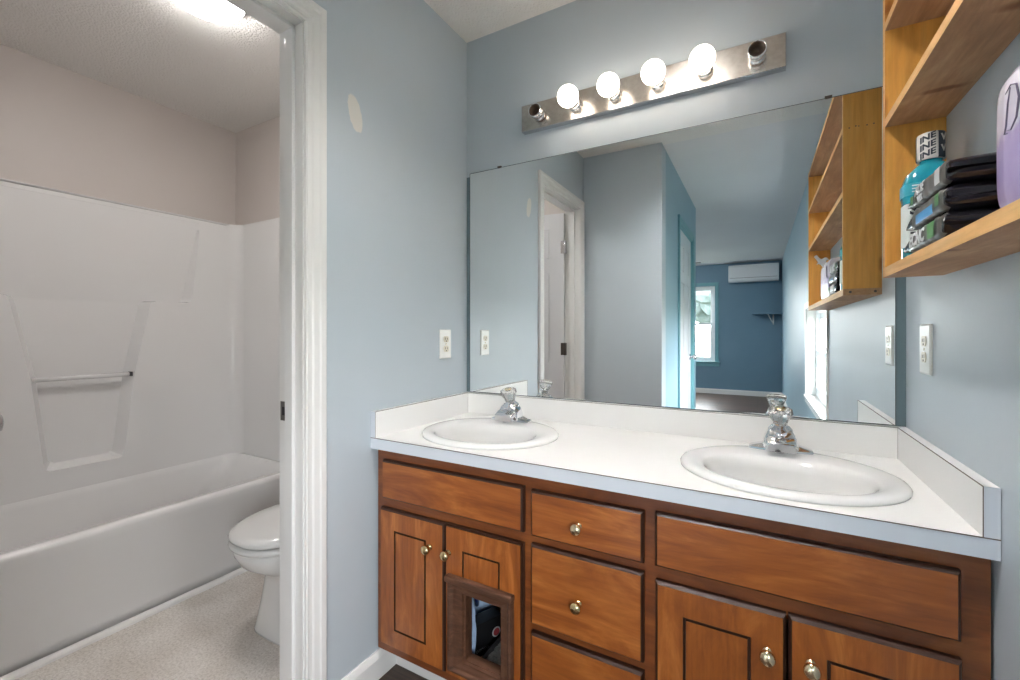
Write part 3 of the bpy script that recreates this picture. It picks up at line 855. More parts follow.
# ---- oval drop-in sinks
def make_sink(c, label):
    cx, cy = c
    s = thing('oval_sink', label, 'sink', (cx, cy, H), 'oval sinks in the countertop')
    prof = [(SRX - .020, SRY - .020, 0, -.03), (SRX - .012, SRY - .012, 0, .0006), (SRX, SRY, 0, .0006), (SRX + .0005, SRY + .0005, 0, .006), (SRX - .004, SRY - .004, 0, .0115), (SRX - .014, SRY - .014, 0, .0145), (SRX - .030, SRY - .028, -.002, .0150),
            (.185, .142, -.034, .0125), (.178, .135, -.032, .009), (.172, .129, -.037, .000), (.166, .123, -.038, -.020), (.152, .112, -.040, -.060), (.125, .092, -.040, -.100), (.080, .062, -.032, -.128), (.035, .03, -.03, -.138), (.021, .021, -.028, -.139)]
    bm = nb()
    loft(bm, [ellipse(cx, cy + o, rx, ry, H + z, 72, 2.0 if rx > .2 else 2.15) for rx, ry, o, z in prof], 0, False, False)
    # outside of the bowl
    loft(bm, [ellipse(cx, cy + o, rx, ry, H + z, 72) for rx, ry, o, z in [(SRX - .026, SRY - .026, 0, -.03), (.200, .160, -.028, -.03), (.165, .125, -.04, -.09), (.10, .08, -.032, -.142), (.03, .03, -.03, -.150)]], 0, False, True)
    obj('basin', bm, 'sink_china', s)
    bm = nb(); lathe(bm, (cx, cy - .028, H - .1395), (0, 0, 1), [(.024, -.03), (.026, .0), (.026, .003), (.022, .004), (.020, .001), (.013, .001), (.013, .006), (.004, .008)], 28); obj('drain', bm, 'chrome', s)
    bm = nb(); lathe(bm, (cx, cy - .152, H - .035), (0, 1, -.2), [(.009, 0), (.009, .002), (.006, .0025)], 16); obj('overflow', bm, 'dark_grey', s)
    return s
make_sink(SINKS[0], 'white oval sink at the outlet end, nearest the toilet doorway')
make_sink(SINKS[1], 'white oval sink below the pine shelf, at the right wall')

# ---- faucets: winged base, short wide spout, acrylic knob
def make_faucet(cx, cy, label):
    zb = H + .0150
    f = thing('faucet', label, 'faucet', (cx, cy, zb), 'chrome faucets on the sinks')
    # base plate
    bm = nb()
    def wing(hw, hd, z): return [(cx + x, cy + y, z) for x, y in [(-hw, -hd * .72), (-hw * .45, -hd), (hw * .45, -hd), (hw, -hd * .72), (hw, hd * .72), (hw * .45, hd), (-hw * .45, hd), (-hw, hd * .72)]]
    loft(bm, [wing(.078, .027, zb), wing(.079, .027, zb + .006), wing(.070, .024, zb + .011), wing(.044, .021, zb + .019)], 0, smooth=False)
    bevel_mod(obj('base_plate', bm, 'chrome', f), .0025, 2)
    # body: a squat hood whose broad sloping front is the spout
    bm = nb()
    def sec(z, hw, yf, yb, fl):
        return [(cx - hw, cy + yf, zb + z), (cx - hw * fl, cy + yf - .006, zb + z), (cx + hw * fl, cy + yf - .006, zb + z), (cx + hw, cy + yf, zb + z), (cx + hw, cy + yb - .008, zb + z), (cx + hw * .7, cy + yb, zb + z), (cx - hw * .7, cy + yb, zb + z), (cx - hw, cy + yb - .008, zb + z)]
    loft(bm, [sec(.006, .044, -.020, .026, .8), sec(.020, .043, -.030, .026, .8), sec(.040, .038, -.028, .025, .8), sec(.056, .031, -.022, .022, .8), sec(.060, .026, -.018, .018, .8)], 0)
    bevel_mod(obj('body', bm, 'chrome', f), .003, 2, 40)
    bm = nb()
    def lip(y, hw, z0, z1): return [(cx - hw, cy + y, zb + z0), (cx + hw, cy + y, zb + z0), (cx + hw, cy + y, zb + z1 - .004), (cx + hw * .85, cy + y, zb + z1), (cx - hw * .85, cy + y, zb + z1), (cx - hw, cy + y, zb + z1 - .004)]
    loft(bm, [lip(-.020, .037, .010, .046), lip(-.040, .037, .009, .043), lip(-.060, .036, .007, .034), lip(-.064, .034, .008, .031)], 0)
    bevel_mod(obj('spout', bm, 'chrome', f), .002, 2, 40)
    bm = nb(); lathe(bm, (cx, cy - .046, zb + .0095), (0, 0, -1), [(.010, -.002), (.010, .006), (.008, .007)], 18); obj('aerator', bm, 'dull_chrome', f)
    ax = Vector((0, -.32, 1)).normalized(); c0 = Vector((cx, cy - .002, zb + .052))
    bm = nb(); lathe(bm, c0, ax, [(.032, 0), (.031, .008), (.026, .014), (.017, .018), (.015, .026)], 28); obj('collar', bm, 'chrome', f)
    # faceted knob
    bm = nb(); lathe(bm, c0 + ax * .024, ax, [(.012, 0), (.017, .003), (.019, .012), (.024, .020), (.0315, .038), (.030, .045), (.021, .049)], 12, smooth=False); obj('handle', bm, 'acrylic', f, label='clear faceted acrylic knob')
    bm = nb(); lathe(bm, c0 + ax * .0735, ax, [(.014, 0), (.0135, .0015), (.002, .002)], 20); obj('handle_cap', bm, 'nickel_brass', f)
    bm = nb(); lathe(bm, (cx, cy + .024, zb + .016), (0, 0, 1), [(.003, 0), (.003, .062), (.006, .066), (.0065, .074), (.003, .078)], 14); obj('lift_rod', bm, 'chrome', f)
    return f
make_faucet(.309, -.150, 'chrome faucet with clear knob on the sink nearest the toilet doorway')
make_faucet(1.176, -.143, 'chrome faucet with clear knob on the sink under the pine shelf')

# ================================================================== ON THE MIRROR WALL
mz0, mz1, mx0, mx1 = H + SP + .0015, 1.8575, .0205, 1.4570
mr = thing('wall_mirror', 'wide frameless plate mirror above the vanity splash', 'mirror', (W / 2, -.003, mz0))
bm = nb(); r4 = lambda e, y: [(mx0 + e, y, mz0 + e), (mx1 - e, y, mz0 + e), (mx1 - e, y, mz1 - e), (mx0 + e, y, mz1 - e)]
loft(bm, [r4(0, -.0005), r4(0, -.0060), r4(.0022, -.0060)], 1, True, False, smooth=False)
f = bm.faces.new([bm.verts.new(p) for p in r4(.0022, -.0060)]); f.material_index = 0
bmesh.ops.remove_doubles(bm, verts=bm.verts[:], dist=1e-6)
obj('mirror_glass', bm, ['mirror', 'mirror_edge'], mr)
for x, z, s in ((.171, mz1, 1), (1.303, mz1, 1)):
    bm = nb(); add_box(bm, (x - .008, -.0062, z - .003), (x + .008, -.0076, z + .006), bevel=.0005); add_box(bm, (x - .009, -.0005, z + .0003), (x + .009, -.0070, z + .006)); obj('mirror_clip', bm, 'bronze', mr)

# vanity light strip
def speckled_metal():
    m = mat('speckled_metal', (.70, .64, .58, 1), .24, 1.0)
    t = N(m, 'ShaderNodeTexCoord'); n = N(m, 'ShaderNodeTexNoise', Scale=60, Detail=2); L(m, t.outputs['Object'], n.inputs['Vector'])
    r = ramp(m, [(.3, (.64, .58, .52, 1)), (.7, (.74, .69, .63, 1))]); L(m, n.outputs['Fac'], r.inputs[0]); L(m, r.outputs[0], P(m).inputs['Base Color'])
    return m
M['speckled_metal'] = speckled_metal()
def lamp_glow():
    m = bpy.data.materials.new('lamp_glow'); m.use_nodes = True
    nt = m.node_tree; nt.nodes.remove(nt.nodes['Principled BSDF']); e = nt.nodes.new('ShaderNodeEmission')
    e.inputs[0].default_value = (1, .87, .73, 1); e.inputs[1].default_value = BULB
    nt.links.new(e.outputs[0], nt.nodes['Material Output'].inputs[0]); return m
M['lamp_glow'] = lamp_glow()
LX0, LX1, LZ0, LZ1, LY = .290, 1.196, 1.970, 2.074, -.030
vl = thing('vanity_light', 'chrome strip light of six sockets with four lit globes above the mirror', 'wall light', ((LX0 + LX1) / 2, 0, 2.022))
bm = nb()
rr = lambda e, y: [(LX0 + e, y, LZ0 + e), (LX1 - e, y, LZ0 + e), (LX1 - e, y, LZ1 - e), (LX0 + e, y, LZ1 - e)]
loft(bm, [rr(0, -.0005), rr(0, LY + .001), rr(.0015, LY)], 0, True, False, smooth=False)
f = bm.faces.new([bm.verts.new(p) for p in rr(.0015, LY)]); f.material_index = 1
bmesh.ops.remove_doubles(bm, verts=bm.verts[:], dist=1e-6)
obj('back_plate', bm, ['dull_chrome', 'speckled_metal'], vl)
LXS = [.369, .520, .669, .820, .969, 1.119]
for k, x in enumerate(LXS):
    bm = nb()
    lathe(bm, (x, LY, 2.022), (0, -1, 0), [(.024, 0), (.024, .003), (.0185, .006), (.0185, .016), (.0195, .018), (.0255, .022), (.0255, .046), (.0235, .046), (.0230, .018), (.006, .018), (.001, .018)], 28, 0, True, False)
    s = obj('socket', bm, 'chrome', vl)
    if k in (0, 5):
        bm = nb(); lathe(bm, (x, LY - .012, 2.022), (0, -1, 0), [(.0222, 0), (.0222, .032), (.0185, .032), (.0185, .012), (.006, .012), (.004, .016)], 24, 0, True, True); obj('socket_liner', bm, 'socket_brown', s, label='dark open socket without a globe')
    else:
        bm = nb()
        lathe(bm, (x, LY - .028, 2.020), (0, -1, 0), [(.012, 0), (.013, .008), (.019, .014)] + [(.0385 * math.sin(a), .014 + .034 + .0385 * -math.cos(a)) for a in [0.55 + (PI - .55) * q / 14 for q in range(15)]], 32)
        obj('globe_bulb', bm, 'lamp_glow', vl, label='lit white globe bulb')

# outlets
def outlet(name, x, nx, y, z, w, h, label):
    t = thing(name, label, 'outlet', (x, y, z), 'duplex outlets beside the vanity')
    X = lambda d: x + nx * d
    bm = nb()
    R_ = lambda e, d: [(X(d), y - w / 2 + e, z - h / 2 + e), (X(d), y + w / 2 - e, z - h / 2 + e), (X(d), y + w / 2 - e, z + h / 2 - e), (X(d), y - w / 2 + e, z + h / 2 - e)]
    loft(bm, [R_(0, .0003), R_(0, .003), R_(.004, .006)], 0, True, True, smooth=False); obj('cover_plate', bm, 'outlet_plate', t)
    for s in (1, -1):
        bm = nb(); zc = z + s * .0195
        pts = [(X(.0055), y + .0165 * math.cos(a), zc + max(-.0125, min(.0125, .0165 * math.sin(a)))) for a in [2 * PI * k / 32 for k in range(32)]]
        loft(bm, [pts, [(X(.0078), p[1], p[2]) for p in pts]], 0, smooth=False); rcp = obj('receptacle', bm, 'outlet_ivory', t)
        bm = nb(); add_box(bm, (X(.0074), y - .0075, zc - .002), (X(.0082), y - .005, zc + .007)); add_box(bm, (X(.0074), y + .005, zc - .002), (X(.0082), y + .0075, zc + .006)); lathe(bm, (X(.0074), y, zc - .0075), (nx, 0, 0), [(.0028, 0), (.0028, .0008)], 12)
        obj('slots', bm, 'dark_grey', rcp)
    bm = nb(); lathe(bm, (X(.0055), y, z), (nx, 0, 0), [(.0035, 0), (.003, .0012), (.001, .0016)], 12); obj('screw', bm, 'nickel_brass', t)
outlet('wall_outlet', 0, 1, -.1555, 1.1155, .072, .118, 'white duplex outlet on the wall beside the toilet doorway')
outlet('wall_outlet', W, -1, -.1785, 1.123, .078, .122, 'white duplex outlet on the right wall under the pine shelf')

# ================================================================== PINE SHELF
SX = 1.375; SYA, SYB = -.286, -1.515
sh = thing('wall_shelf', 'open pine wall shelf on the right wall beside the mirror', 'shelf', (W, (SYA + SYB) / 2, 1.29))
for ya, nm in ((SYA, 'side_panel'), (SYB + .019, 'side_panel')):
    bm = nb(); fs = add_box(bm, (SX, ya, 1.312), (W - .0005, ya - .019, 2.09)); 
    for f in fs: f.material_index = 1 if f.calc_center_median().x < SX + .001 else 0
    obj(nm, bm, ['pine', 'pine_edge'], sh, recalc=False)
def board(z0, z1, y0, y1, x0=SX):
    bm = nb(); fs = add_box(bm, (x0, y0, z0), (W - .0005, y1, z1))
    for f in fs: f.material_index = 1 if f.calc_center_median().x < x0 + .001 else 0
    return obj('shelf_board', bm, ['grey_pine', 'pine_edge'], sh, recalc=False)
board(1.290, 1.312, SYA, SYB)
board(1.632, 1.651, SYA - .0195, SYB + .0195); board(1.852, 1.871, SYA - .0195, SYB + .0195); board(2.064, 2.084, SYA - .0195, SYB + .0195)
# nail holes and rust marks on the end panel
for x, z, rr_ in ((1.392, 1.860, .0025), (1.410, 1.863, .0025), (1.418, 1.861, .002), (1.440, 1.860, .0025), (1.458, 1.861, .0025), (1.395, 1.301, .0045), (1.462, 1.301, .0045)):
    bm = nb(); lathe(bm, (x, SYA - .0002, z), (0, 1, 0), [(rr_, 0), (rr_ * .8, .0009)], 12); obj('nail_head', bm, 'bronze', sh)

# ---- things on the bottom shelf
SZ = 1.3122
M['teal_liquid'] = mat('teal_liquid', (.015, .27, .36, 1), .08, Coat_Weight=.6)
M['teal_label'] = mat('teal_label', (.05, .38, .48, 1), .3)
M['cap_white'] = mat('cap_white', (.66, .62, .58, 1), .4)
M['cap_dark'] = mat('cap_dark', (.03, .035, .05, 1), .35)
M['white_label'] = mat('white_label', (.70, .74, .72, 1), .4)
mw = thing('mouthwash_bottle', 'tall teal mouthwash bottle with wrapped cap, beside the shelf end panel', 'bottle', (1.4275, -.408, SZ))
bc = Vector((1.4275, -.408, 0))
def bring(hx, hy, z, p=3.2, n=40): return ellipse(bc.x, bc.y, hx, hy, z, n, p)
bm = nb(); loft(bm, [bring(.040, .024, SZ, 4), bring(.044, .028, SZ + .006, 4), bring(.044, .028, SZ + .118, 4), bring(.0455, .0295, SZ + .128, 4), bring(.0455, .0295, SZ + .152, 4), bring(.040, .027, SZ + .172, 3.2), bring(.026, .023, SZ + .188, 2.4), bring(.0185, .0185, SZ + .193, 2), bring(.0185, .0185, SZ + .203, 2)], 0)
obj('bottle_body', bm, 'teal_liquid', mw)
bm = nb(); loft(bm, [bring(.0445, .0285, SZ + .025, 4), bring(.0445, .0285, SZ + .112, 4)], 0, False, False); o = obj('front_label', bm, 'white_label', mw)
bm = nb(); text_mesh(bm, 'STIC', .030, lambda u, v, w_: (bc.x + u * .9 - .012, bc.y - .0292 - w_, SZ + .098 + v), 0, .0004, 0, .001)
for k in range(4): add_box(bm, (bc.x - .038, bc.y - .0286, SZ + .076 - k * .013), (bc.x + .022 - .006 * (k % 2), bc.y - .0294, SZ + .079 - k * .013))
obj('label_print', bm, 'cap_dark', o)
bm = nb(); loft(bm, [bring(.0461, .0301, SZ + .128, 4), bring(.0461, .0301, SZ + .152, 4)], 0, False, False); o = obj('neck_label', bm, 'teal_label', mw)
bm = nb()
for k in range(3): add_box(bm, (bc.x - .036, bc.y - .0302, SZ + .133 + k * .006), (bc.x + .016 - .008 * (k % 2), bc.y - .0310, SZ + .1352 + k * .006))
obj('label_print', bm, 'white_print', o)
cz = SZ + .199
bm = nb(); lathe(bm, (bc.x, bc.y, cz), (0, 0, 1), [(.0215, 0), (.0225, .002), (.0225, .050), (.021, .053), (.019, .054)], 36)
for f in bm.faces:
    c = f.calc_center_median(); a = math.atan2(c.y - bc.y, c.x - bc.x)
    f.material_index = 1 if -1.35 < a < -.62 or a > 1.6 else 0
capo = obj('cap', bm, ['cap_white', 'cap_dark'], mw)
def on_cap(ang0, z0, tilt):
    def pl(u, v, w_):
        a = ang0 + (u) / .0226; r_ = .0227 + w_
        return (bc.x + r_ * math.cos(a), bc.y + r_ * math.sin(a), z0 + v + u * tilt)
    return pl
bm = nb()
for zz in (.042, .026, .010): text_mesh(bm, 'INE', .0165, on_cap(-2.05, cz + zz, .35), 0, .0003, 0, .0006)
obj('cap_lettering', bm, 'cap_dark', capo)
bm = nb()
for zz in (.040, .018): text_mesh(bm, 'V', .018, on_cap(-.85, cz + zz, .2), 0, .0003, 0, .0006)
obj('cap_lettering', bm, 'cap_white', capo)

# black packs of wipes, stacked
M['film_black'] = mat('film_black', (.012, .012, .016, 1), .22)
M['film_grey'] = mat('film_grey', (.10, .088, .080, 1), .3)
M['film_green'] = mat('film_green', (.10, .26, .08, 1), .35)
M['film_blue'] = mat('film_blue', (.06, .30, .62, 1), .3)
M['film_white'] = mat('film_white', (.74, .74, .76, 1), .35)
def wipes(z0, h, y0, y1, x0, x1, seed, words, col, label, tilt=0.0, extra=None):
    rnd = random.Random(seed)
    t = thing('wipes_pack', label, 'wipes pack', ((x0 + x1) / 2, (y0 + y1) / 2, z0), 'black packs of wipes stacked on the shelf')
    xc, zc = (x0 + x1) / 2, z0 + h / 2
    hx, hz = (x1 - x0) / 2, h / 2
    st = 26; n = 36
    rings = []
    qs = [0, .008, .02, .04, .07] + [.07 + .68 * i / 20 for i in range(1, 21)] + [.80, .86, .91, .95, .98, 1.0]
    for i, q in enumerate(qs):
        y = y0 + (y1 - y0) * q
        if q < .07: k = .10 + .90 * (q / .07) ** .4
        elif q > .74: k = 1 - .93 * ((q - .74) / .26) ** 1.25
        else: k = 1
        fx = 1 if .05 < q < .8 else .965
        r = []
        for a in [2 * PI * j / n for j in range(n)]:
            c, s = math.cos(a), math.sin(a)
            crease = .05 * math.sin(5 * a + seed * 2 + q * 31) + .045 * math.sin(q * 47 + 2 * a + seed) + .03 * math.sin(q * 90 + 5 * a)
            px = math.copysign(abs(c) ** .32, c) * hx * fx * (1 + crease * .12)
            pz = math.copysign(abs(s) ** .42, s) * hz * k * (1 + crease * .9 - .05)
            sag = -(1 - k) * hz * .45 if q > .74 else 0
            r.append((xc + px, y + (.006 * math.sin(3 * a + seed) if q in (0, 1.0) else 0), max(zc + pz + sag, z0 + .0006)))
        rings.append(r)
    bm = nb(); loft(bm, rings, 0)
    for f in bm.faces:
        c = f.calc_center_median()
        q = (c.y - y0) / (y1 - y0)
        f.material_index = 1 if c.x < xc - hx * .82 and .05 < q < .80 else 0
    obj('pack_film', bm, ['film_black', 'film_grey'], t, recalc=True)
    # printed marks stand a hair off the front film
    L_ = y1 - y0
    def surf(yc, zc2):
        def pl(u, v, w_):
            y = yc - u; z = zc2 + v
            zz = max(-1, min(1, (z - zc) / hz)); sn = abs(zz) ** (1 / .42); cs = max(0, 1 - sn * sn) ** .5
            return (xc - hx * 1.012 * max(.5, cs) ** .32 - .0006 - w_, y, z)
        return pl
    bm = nb()
    for s_, size, yc, zz in words: text_mesh(bm, s_, size, surf(yc, z0 + zz), 0, .0005, 0, .0008)
    obj('lettering', bm, 'film_white', t)
    for m_, yc, zz, ru, rv in (extra or []):
        bm = nb(); pl = surf(yc, z0 + zz); g = []
        N_ = 8
        grid = [[bm.verts.new(pl(-ru + 2 * ru * i / N_, -rv + 2 * rv * j / N_, .0004)) for j in range(N_ + 1)] for i in range(N_ + 1)]
        for i in range(N_):
            for j in range(N_): bm.faces.new((grid[i][j], grid[i + 1][j], grid[i + 1][j + 1], grid[i][j + 1])).smooth = True
        obj('printed_mark', bm, m_, t)
    return t
PX0, PX1 = 1.374, 1.470
wipes(SZ, .043, -.672, -.448, PX0, PX1, 1, [('ECNC', .032, -.545, .022)], None, 'bottom black wipes pack of the stack, with white lettering and green mark', extra=[('film_green', -.622, .022, .016, .013)])
wipes(SZ + .0435, .042, -.668, -.452, PX0 + .003, PX1, 2, [], None, 'middle black wipes pack of the stack, with a blue stripe', extra=[('film_blue', -.575, .015, .045, .008), ('film_green', -.640, .024, .009, .010)])
wipes(SZ + .0860, .043, -.665, -.455, PX0 + .006, PX1, 3, [('XOE', .024, -.535, .028), ('WET', .013, -.537, .011)], None, 'topmost black wipes pack of the stack, under the middle shelf', extra=[('film_white', -.630, .022, .012, .013), ('film_green', -.492, .017, .008, .008)])

# purple and white pack of paper
def purple_film():
    m = mat('purple_film', (.6, .55, .7, 1), .25)
    t = N(m, 'ShaderNodeTexCoord'); sp = N(m, 'ShaderNodeSeparateXYZ'); L(m, t.outputs['Object'], sp.inputs[0])
    n = N(m, 'ShaderNodeTexNoise', Scale=22, Detail=3); L(m, t.outputs['Object'], n.inputs['Vector'])
    a = N(m, 'ShaderNodeMath', operation='MULTIPLY_ADD'); L(m, n.outputs['Fac'], a.inputs[0]); a.inputs[1].default_value = .12; L(m, sp.outputs['Z'], a.inputs[2])
    r = ramp(m, [(.08, (.34, .26, .50, 1)), (.15, (.44, .36, .58, 1)), (.17, (.66, .60, .72, 1)), (.27, (.80, .79, .82, 1))]); L(m, a.outputs[0], r.inputs[0]); L(m, r.outputs[0], P(m).inputs['Base Color'])
    return m
M['purple_film'] = purple_film()
M['ink'] = mat('ink', (.10, .08, .14, 1), .5)
pp = thing('paper_pack', 'purple and white wrapped pack of paper rolls on the bottom pine shelf', 'paper pack', (1.43, -.94, SZ))
px0, px1, py0, py1, pz1 = 1.392, 1.474, -1.10, -.795, SZ + .182
bm = nb()
rings = []
for i in range(13):
    q = i / 12; y = py1 + (py1 - py0) * -q
    e = min(1, min(q, 1 - q) * 12 + .965)
    r = []
    for j in range(32):
        a = 2 * PI * j / 32; c, s = math.cos(a), math.sin(a)
        bul = 1 + .03 * math.sin(q * 12.5) ** 2
        r.append(((px0 + px1) / 2 + math.copysign(abs(c) ** .35, c) * (px1 - px0) / 2 * min(1, e) * 1.0, y, SZ + (pz1 - SZ) / 2 + math.copysign(abs(s) ** .35, s) * (pz1 - SZ) / 2 * (e if s > 0 else 1)))
    rings.append(r)
loft(bm, rings, 0); obj('wrapper', bm, 'purple_film', pp)
# script initial on the front
bm = nb()
def Pf(u, v): return (px0 - .0022, -.840 - u * .75, SZ + .122 + v * .72)
tube(bm, [Pf(.002, .038), Pf(-.006, .015), Pf(-.012, -.022), Pf(-.018, -.034), Pf(-.008, -.036)], [.0006, .0009, .0010, .0008, .0005], 8)
tube(bm, [Pf(-.014, .034), Pf(.004, .042), Pf(.022, .034), Pf(.030, .010), Pf(.022, -.020), Pf(.004, -.034), Pf(-.012, -.030)], [.0004, .0007, .0010, .0012, .0010, .0007, .0004], 8)
obj('lettering', bm, 'ink', pp)
bm = nb()
g = []
for i in range(7):
    g.append([])
    for j in range(6):
        u, v = i / 6, j / 5
        g[-1].append(bm.verts.new((1.362 + .050 * u + .008 * math.sin(v * 7), -.955 - .03 * u - .035 * v, pz1 - .022 + .050 * v - .012 * u + .010 * math.sin(u * 6 + v * 3) + .012 * (1 - u))))
for i in range(6):
    for j in range(5): bm.faces.new((g[i][j], g[i + 1][j], g[i + 1][j + 1], g[i][j + 1])).smooth = True
o = obj('torn_flap', bm, 'film_white', pp, label='torn open flap of the wrapper'); sm = o.modifiers.new('thick', 'SOLIDIFY'); sm.thickness = .0006

# ================================================================== TOILET ROOM
tub = thing('bathtub_shower', 'white fibreglass tub and shower surround seen through the doorway', 'bathtub', (-1.42, -.76, 0))
TX0, TX1, TY0, TY1, TR = XB + .003, -1.072, YT + .003, -.003, .412
PXF = XB + .065
def rrect(x0, x1, y0, y1, r, z, n=8):
    out = []
    for cx, cy, a0 in ((x1 - r, y1 - r, 0), (x0 + r, y1 - r, PI / 2), (x0 + r, y0 + r, PI), (x1 - r, y0 + r, 1.5 * PI)):
        for k in range(n + 1):
            a = a0 + PI / 2 * k / n; out.append((cx + r * math.cos(a), cy + r * math.sin(a), z))
    return out
bm = nb()
loft(bm, [rrect(TX0, TX1 - .012, TY0, TY1, .004, .0), rrect(TX0, TX1 - .010, TY0, TY1, .004, .05), rrect(TX0, TX1 - .002, TY0, TY1, .004, TR - .05), rrect(TX0, TX1, TY0, TY1, .004, TR - .02), rrect(TX0, TX1 - .003, TY0, TY1, .004, TR - .007), rrect(TX0, TX1 - .012, TY0, TY1, .004, TR),
          rrect(PXF + .0005, TX1 - .055, TY0 + .05, TY1 - .05, .06, TR), rrect(PXF + .0008, TX1 - .0565, TY0 + .0512, TY1 - .0512, .06, TR - .0025), rrect(PXF + .004, TX1 - .066, TY0 + .06, TY1 - .06, .07, TR - .008), rrect(PXF + .010, TX1 - .074, TY0 + .068, TY1 - .075, .08, TR - .03),
          rrect(PXF + .03, TX1 - .10, TY0 + .12, TY1 - .20, .10, TR - .22), rrect(PXF + .06, TX1 - .13, TY0 + .16, TY1 - .27, .11, .10), rrect(PXF + .11, TX1 - .18, TY0 + .22, TY1 - .34, .09, .085)], 0, True, True)
obj('tub', bm, 'fibreglass', tub)
# surround: back wall with a stepped recess, end walls, rounded corners
ST = 1.832; PXF = XB + .065; r_ = .07
bm = nb()
yc = -.740
half = [(.128, .520), (.140, .528), (.150, .560), (.190, .945), (.258, 1.310), (.268, 1.326), (.285, 1.331), (.435, 1.333), (.452, 1.338), (.462, 1.352), (.500, 1.760), (.503, 1.800)]
ring = [(yc + a, z) for a, z in half] + [(yc - a, z) for a, z in reversed(half)]
ya, yb = TY1 - r_ - .018, TY0 + r_ + .018
outer = [(ya, TR), (ya, .9), (ya, 1.2), (ya, 1.5), (ya, ST - .012), (yb, ST - .012), (yb, 1.5), (yb, 1.2), (yb, .9), (yb, TR)]
vo = [bm.verts.new((PXF, y, z)) for y, z in outer]; vi = [bm.verts.new((PXF, y, z)) for y, z in ring]
eo = [bm.edges.new((vo[i], vo[(i + 1) % len(vo)])) for i in range(len(vo))]; ei = [bm.edges.new((vi[i], vi[(i + 1) % len(vi)])) for i in range(len(vi))]
bmesh.ops.triangle_fill(bm, edges=eo + ei, use_beauty=True)
dep = lambda z: .060 if z < 1.345 else .060 * max(.02, (1.80 - z) / .455)
ctr = Vector((0, yc, 1.1))
def inset(y, z):
    s = .030 if z < 1.345 else .030 * (.35 + .65 * (1.80 - z) / .455)
    return (y - math.copysign(s, y - yc), z + (.022 if z < .55 else 0))
vb = [bm.verts.new((PXF - dep(z), *inset(y, z))) for y, z in ring]
for i in range(len(ring)):
    j = (i + 1) % len(ring); bm.faces.new((vi[i], vi[j], vb[j], vb[i]))
eb = [bm.edges.get((vb[i], vb[(i + 1) % len(vb)])) for i in range(len(vb))]
bmesh.ops.triangle_fill(bm, edges=eb, use_beauty=True)
# end walls with rounded corners, one open sheet profile lofted in z
for s in (1, -1):
    ye = TY1 - .018 if s > 0 else TY0 + .018
    y_c = ye - s * r_
    prof = [(PXF, y_c)] + [(PXF + r_ - r_ * math.cos(a), y_c + s * r_ * math.sin(a)) for a in [PI / 2 * k / 8 for k in range(1, 9)]] + [(TX1 - .03, ye), (TX1 - .008, ye + s * .004), (TX1, ye + s * .016)]
    loft(bm, [[(x, y, z) for x, y in prof] for z in (TR, ST - .012)] + [[(x - (.004 if i < 2 else 0), y + s * .003, ST) for i, (x, y) in enumerate(prof)]], 0, False, False, False)
# top lip back to the walls
add_box(bm, (XB + .001, TY0, ST - .010), (PXF, TY1, ST)); add_box(bm, (PXF, TY1 - .018, ST - .010), (TX1, TY1, ST)); add_box(bm, (PXF, TY0, ST - .010), (TX1, TY0 + .018, ST))
bmesh.ops.remove_doubles(bm, verts=bm.verts[:], dist=1e-5)
o = obj('surround_wall', bm, 'fibreglass', tub); bevel_mod(o, .012, 3, 25)
for p in o.data.polygons: p.use_smooth = True
wn = o.modifiers.new('wn', 'WEIGHTED_NORMAL'); wn.keep_sharp = False
bm = nb(); tube(bm, [(PXF - .016, yc - .185, .945), (PXF - .016, yc + .178, .945)], .011, 14); obj('towel_bar', bm, 'fibreglass', tub)
bm = nb(); add_box(bm, (PXF - .030, yc + .172, .934), (PXF - .001, yc + .184, .957), bevel=.002); obj('bar_end', bm, 'dark_grey', tub, label='dark end of the towel bar')

# toilet, facing the camera side
tx = -.505
tl = thing('toilet', 'white toilet with closed lid beside the tub, partly behind the door casing', 'toilet', (tx, -.36, 0))
bm = nb()
def tring(hw, y0, y1, z, p=2.2, n=44):
    cy, ry = (y0 + y1) / 2, (y1 - y0) / 2
    return ellipse(tx, cy, hw, ry, z, n, p)
loft(bm, [tring(.128, -.600, -.13, 0, 5), tring(.128, -.600, -.13, .010, 5), tring(.124, -.594, -.13, .03, 5), tring(.113, -.580, -.14, .12, 4.5), tring(.106, -.572, -.16, .20, 4), tring(.112, -.580, -.17, .235, 3.2), tring(.140, -.625, -.18, .262, 2.5), tring(.166, -.672, -.19, .295, 2.3), tring(.180, -.692, -.20, .330, 2.25), tring(.184, -.699, -.20, .352, 2.2), tring(.180, -.695, -.20, .362, 2.2), tring(.14, -.65, -.24, .362, 2.2), tring(.12, -.62, -.27, .34, 2.2), tring(.06, -.50, -.33, .22, 2)], 0, True, True)
obj('bowl', bm, 'porcelain', tl)
bm = nb(); loft(bm, [tring(.174, -.694, -.23, .3635, 2.3), tring(.186, -.708, -.225, .369, 2.3), tring(.188, -.711, -.225, .377, 2.3), tring(.186, -.709, -.225, .383, 2.3), tring(.176, -.697, -.23, .388, 2.3)], 0); obj('seat', bm, 'porcelain', tl)
bm = nb(); loft(bm, [tring(.174, -.694, -.225, .3900, 2.3), tring(.185, -.708, -.22, .397, 2.3), tring(.187, -.712, -.22, .408, 2.3), tring(.182, -.706, -.22, .419, 2.3), tring(.165, -.682, -.24, .427, 2.3), tring(.10, -.59, -.31, .431, 2.2), tring(.02, -.48, -.42, .432, 2)], 0); obj('lid', bm, 'porcelain', tl)
bm = nb(); loft(bm, [rrect(tx - .19, tx + .19, -.200, -.022, .03, .375), rrect(tx - .21, tx + .21, -.212, -.022, .03, .46), rrect(tx - .225, tx + .225, -.215, -.022, .03, .715)], 0); obj('tank', bm, 'porcelain', tl)
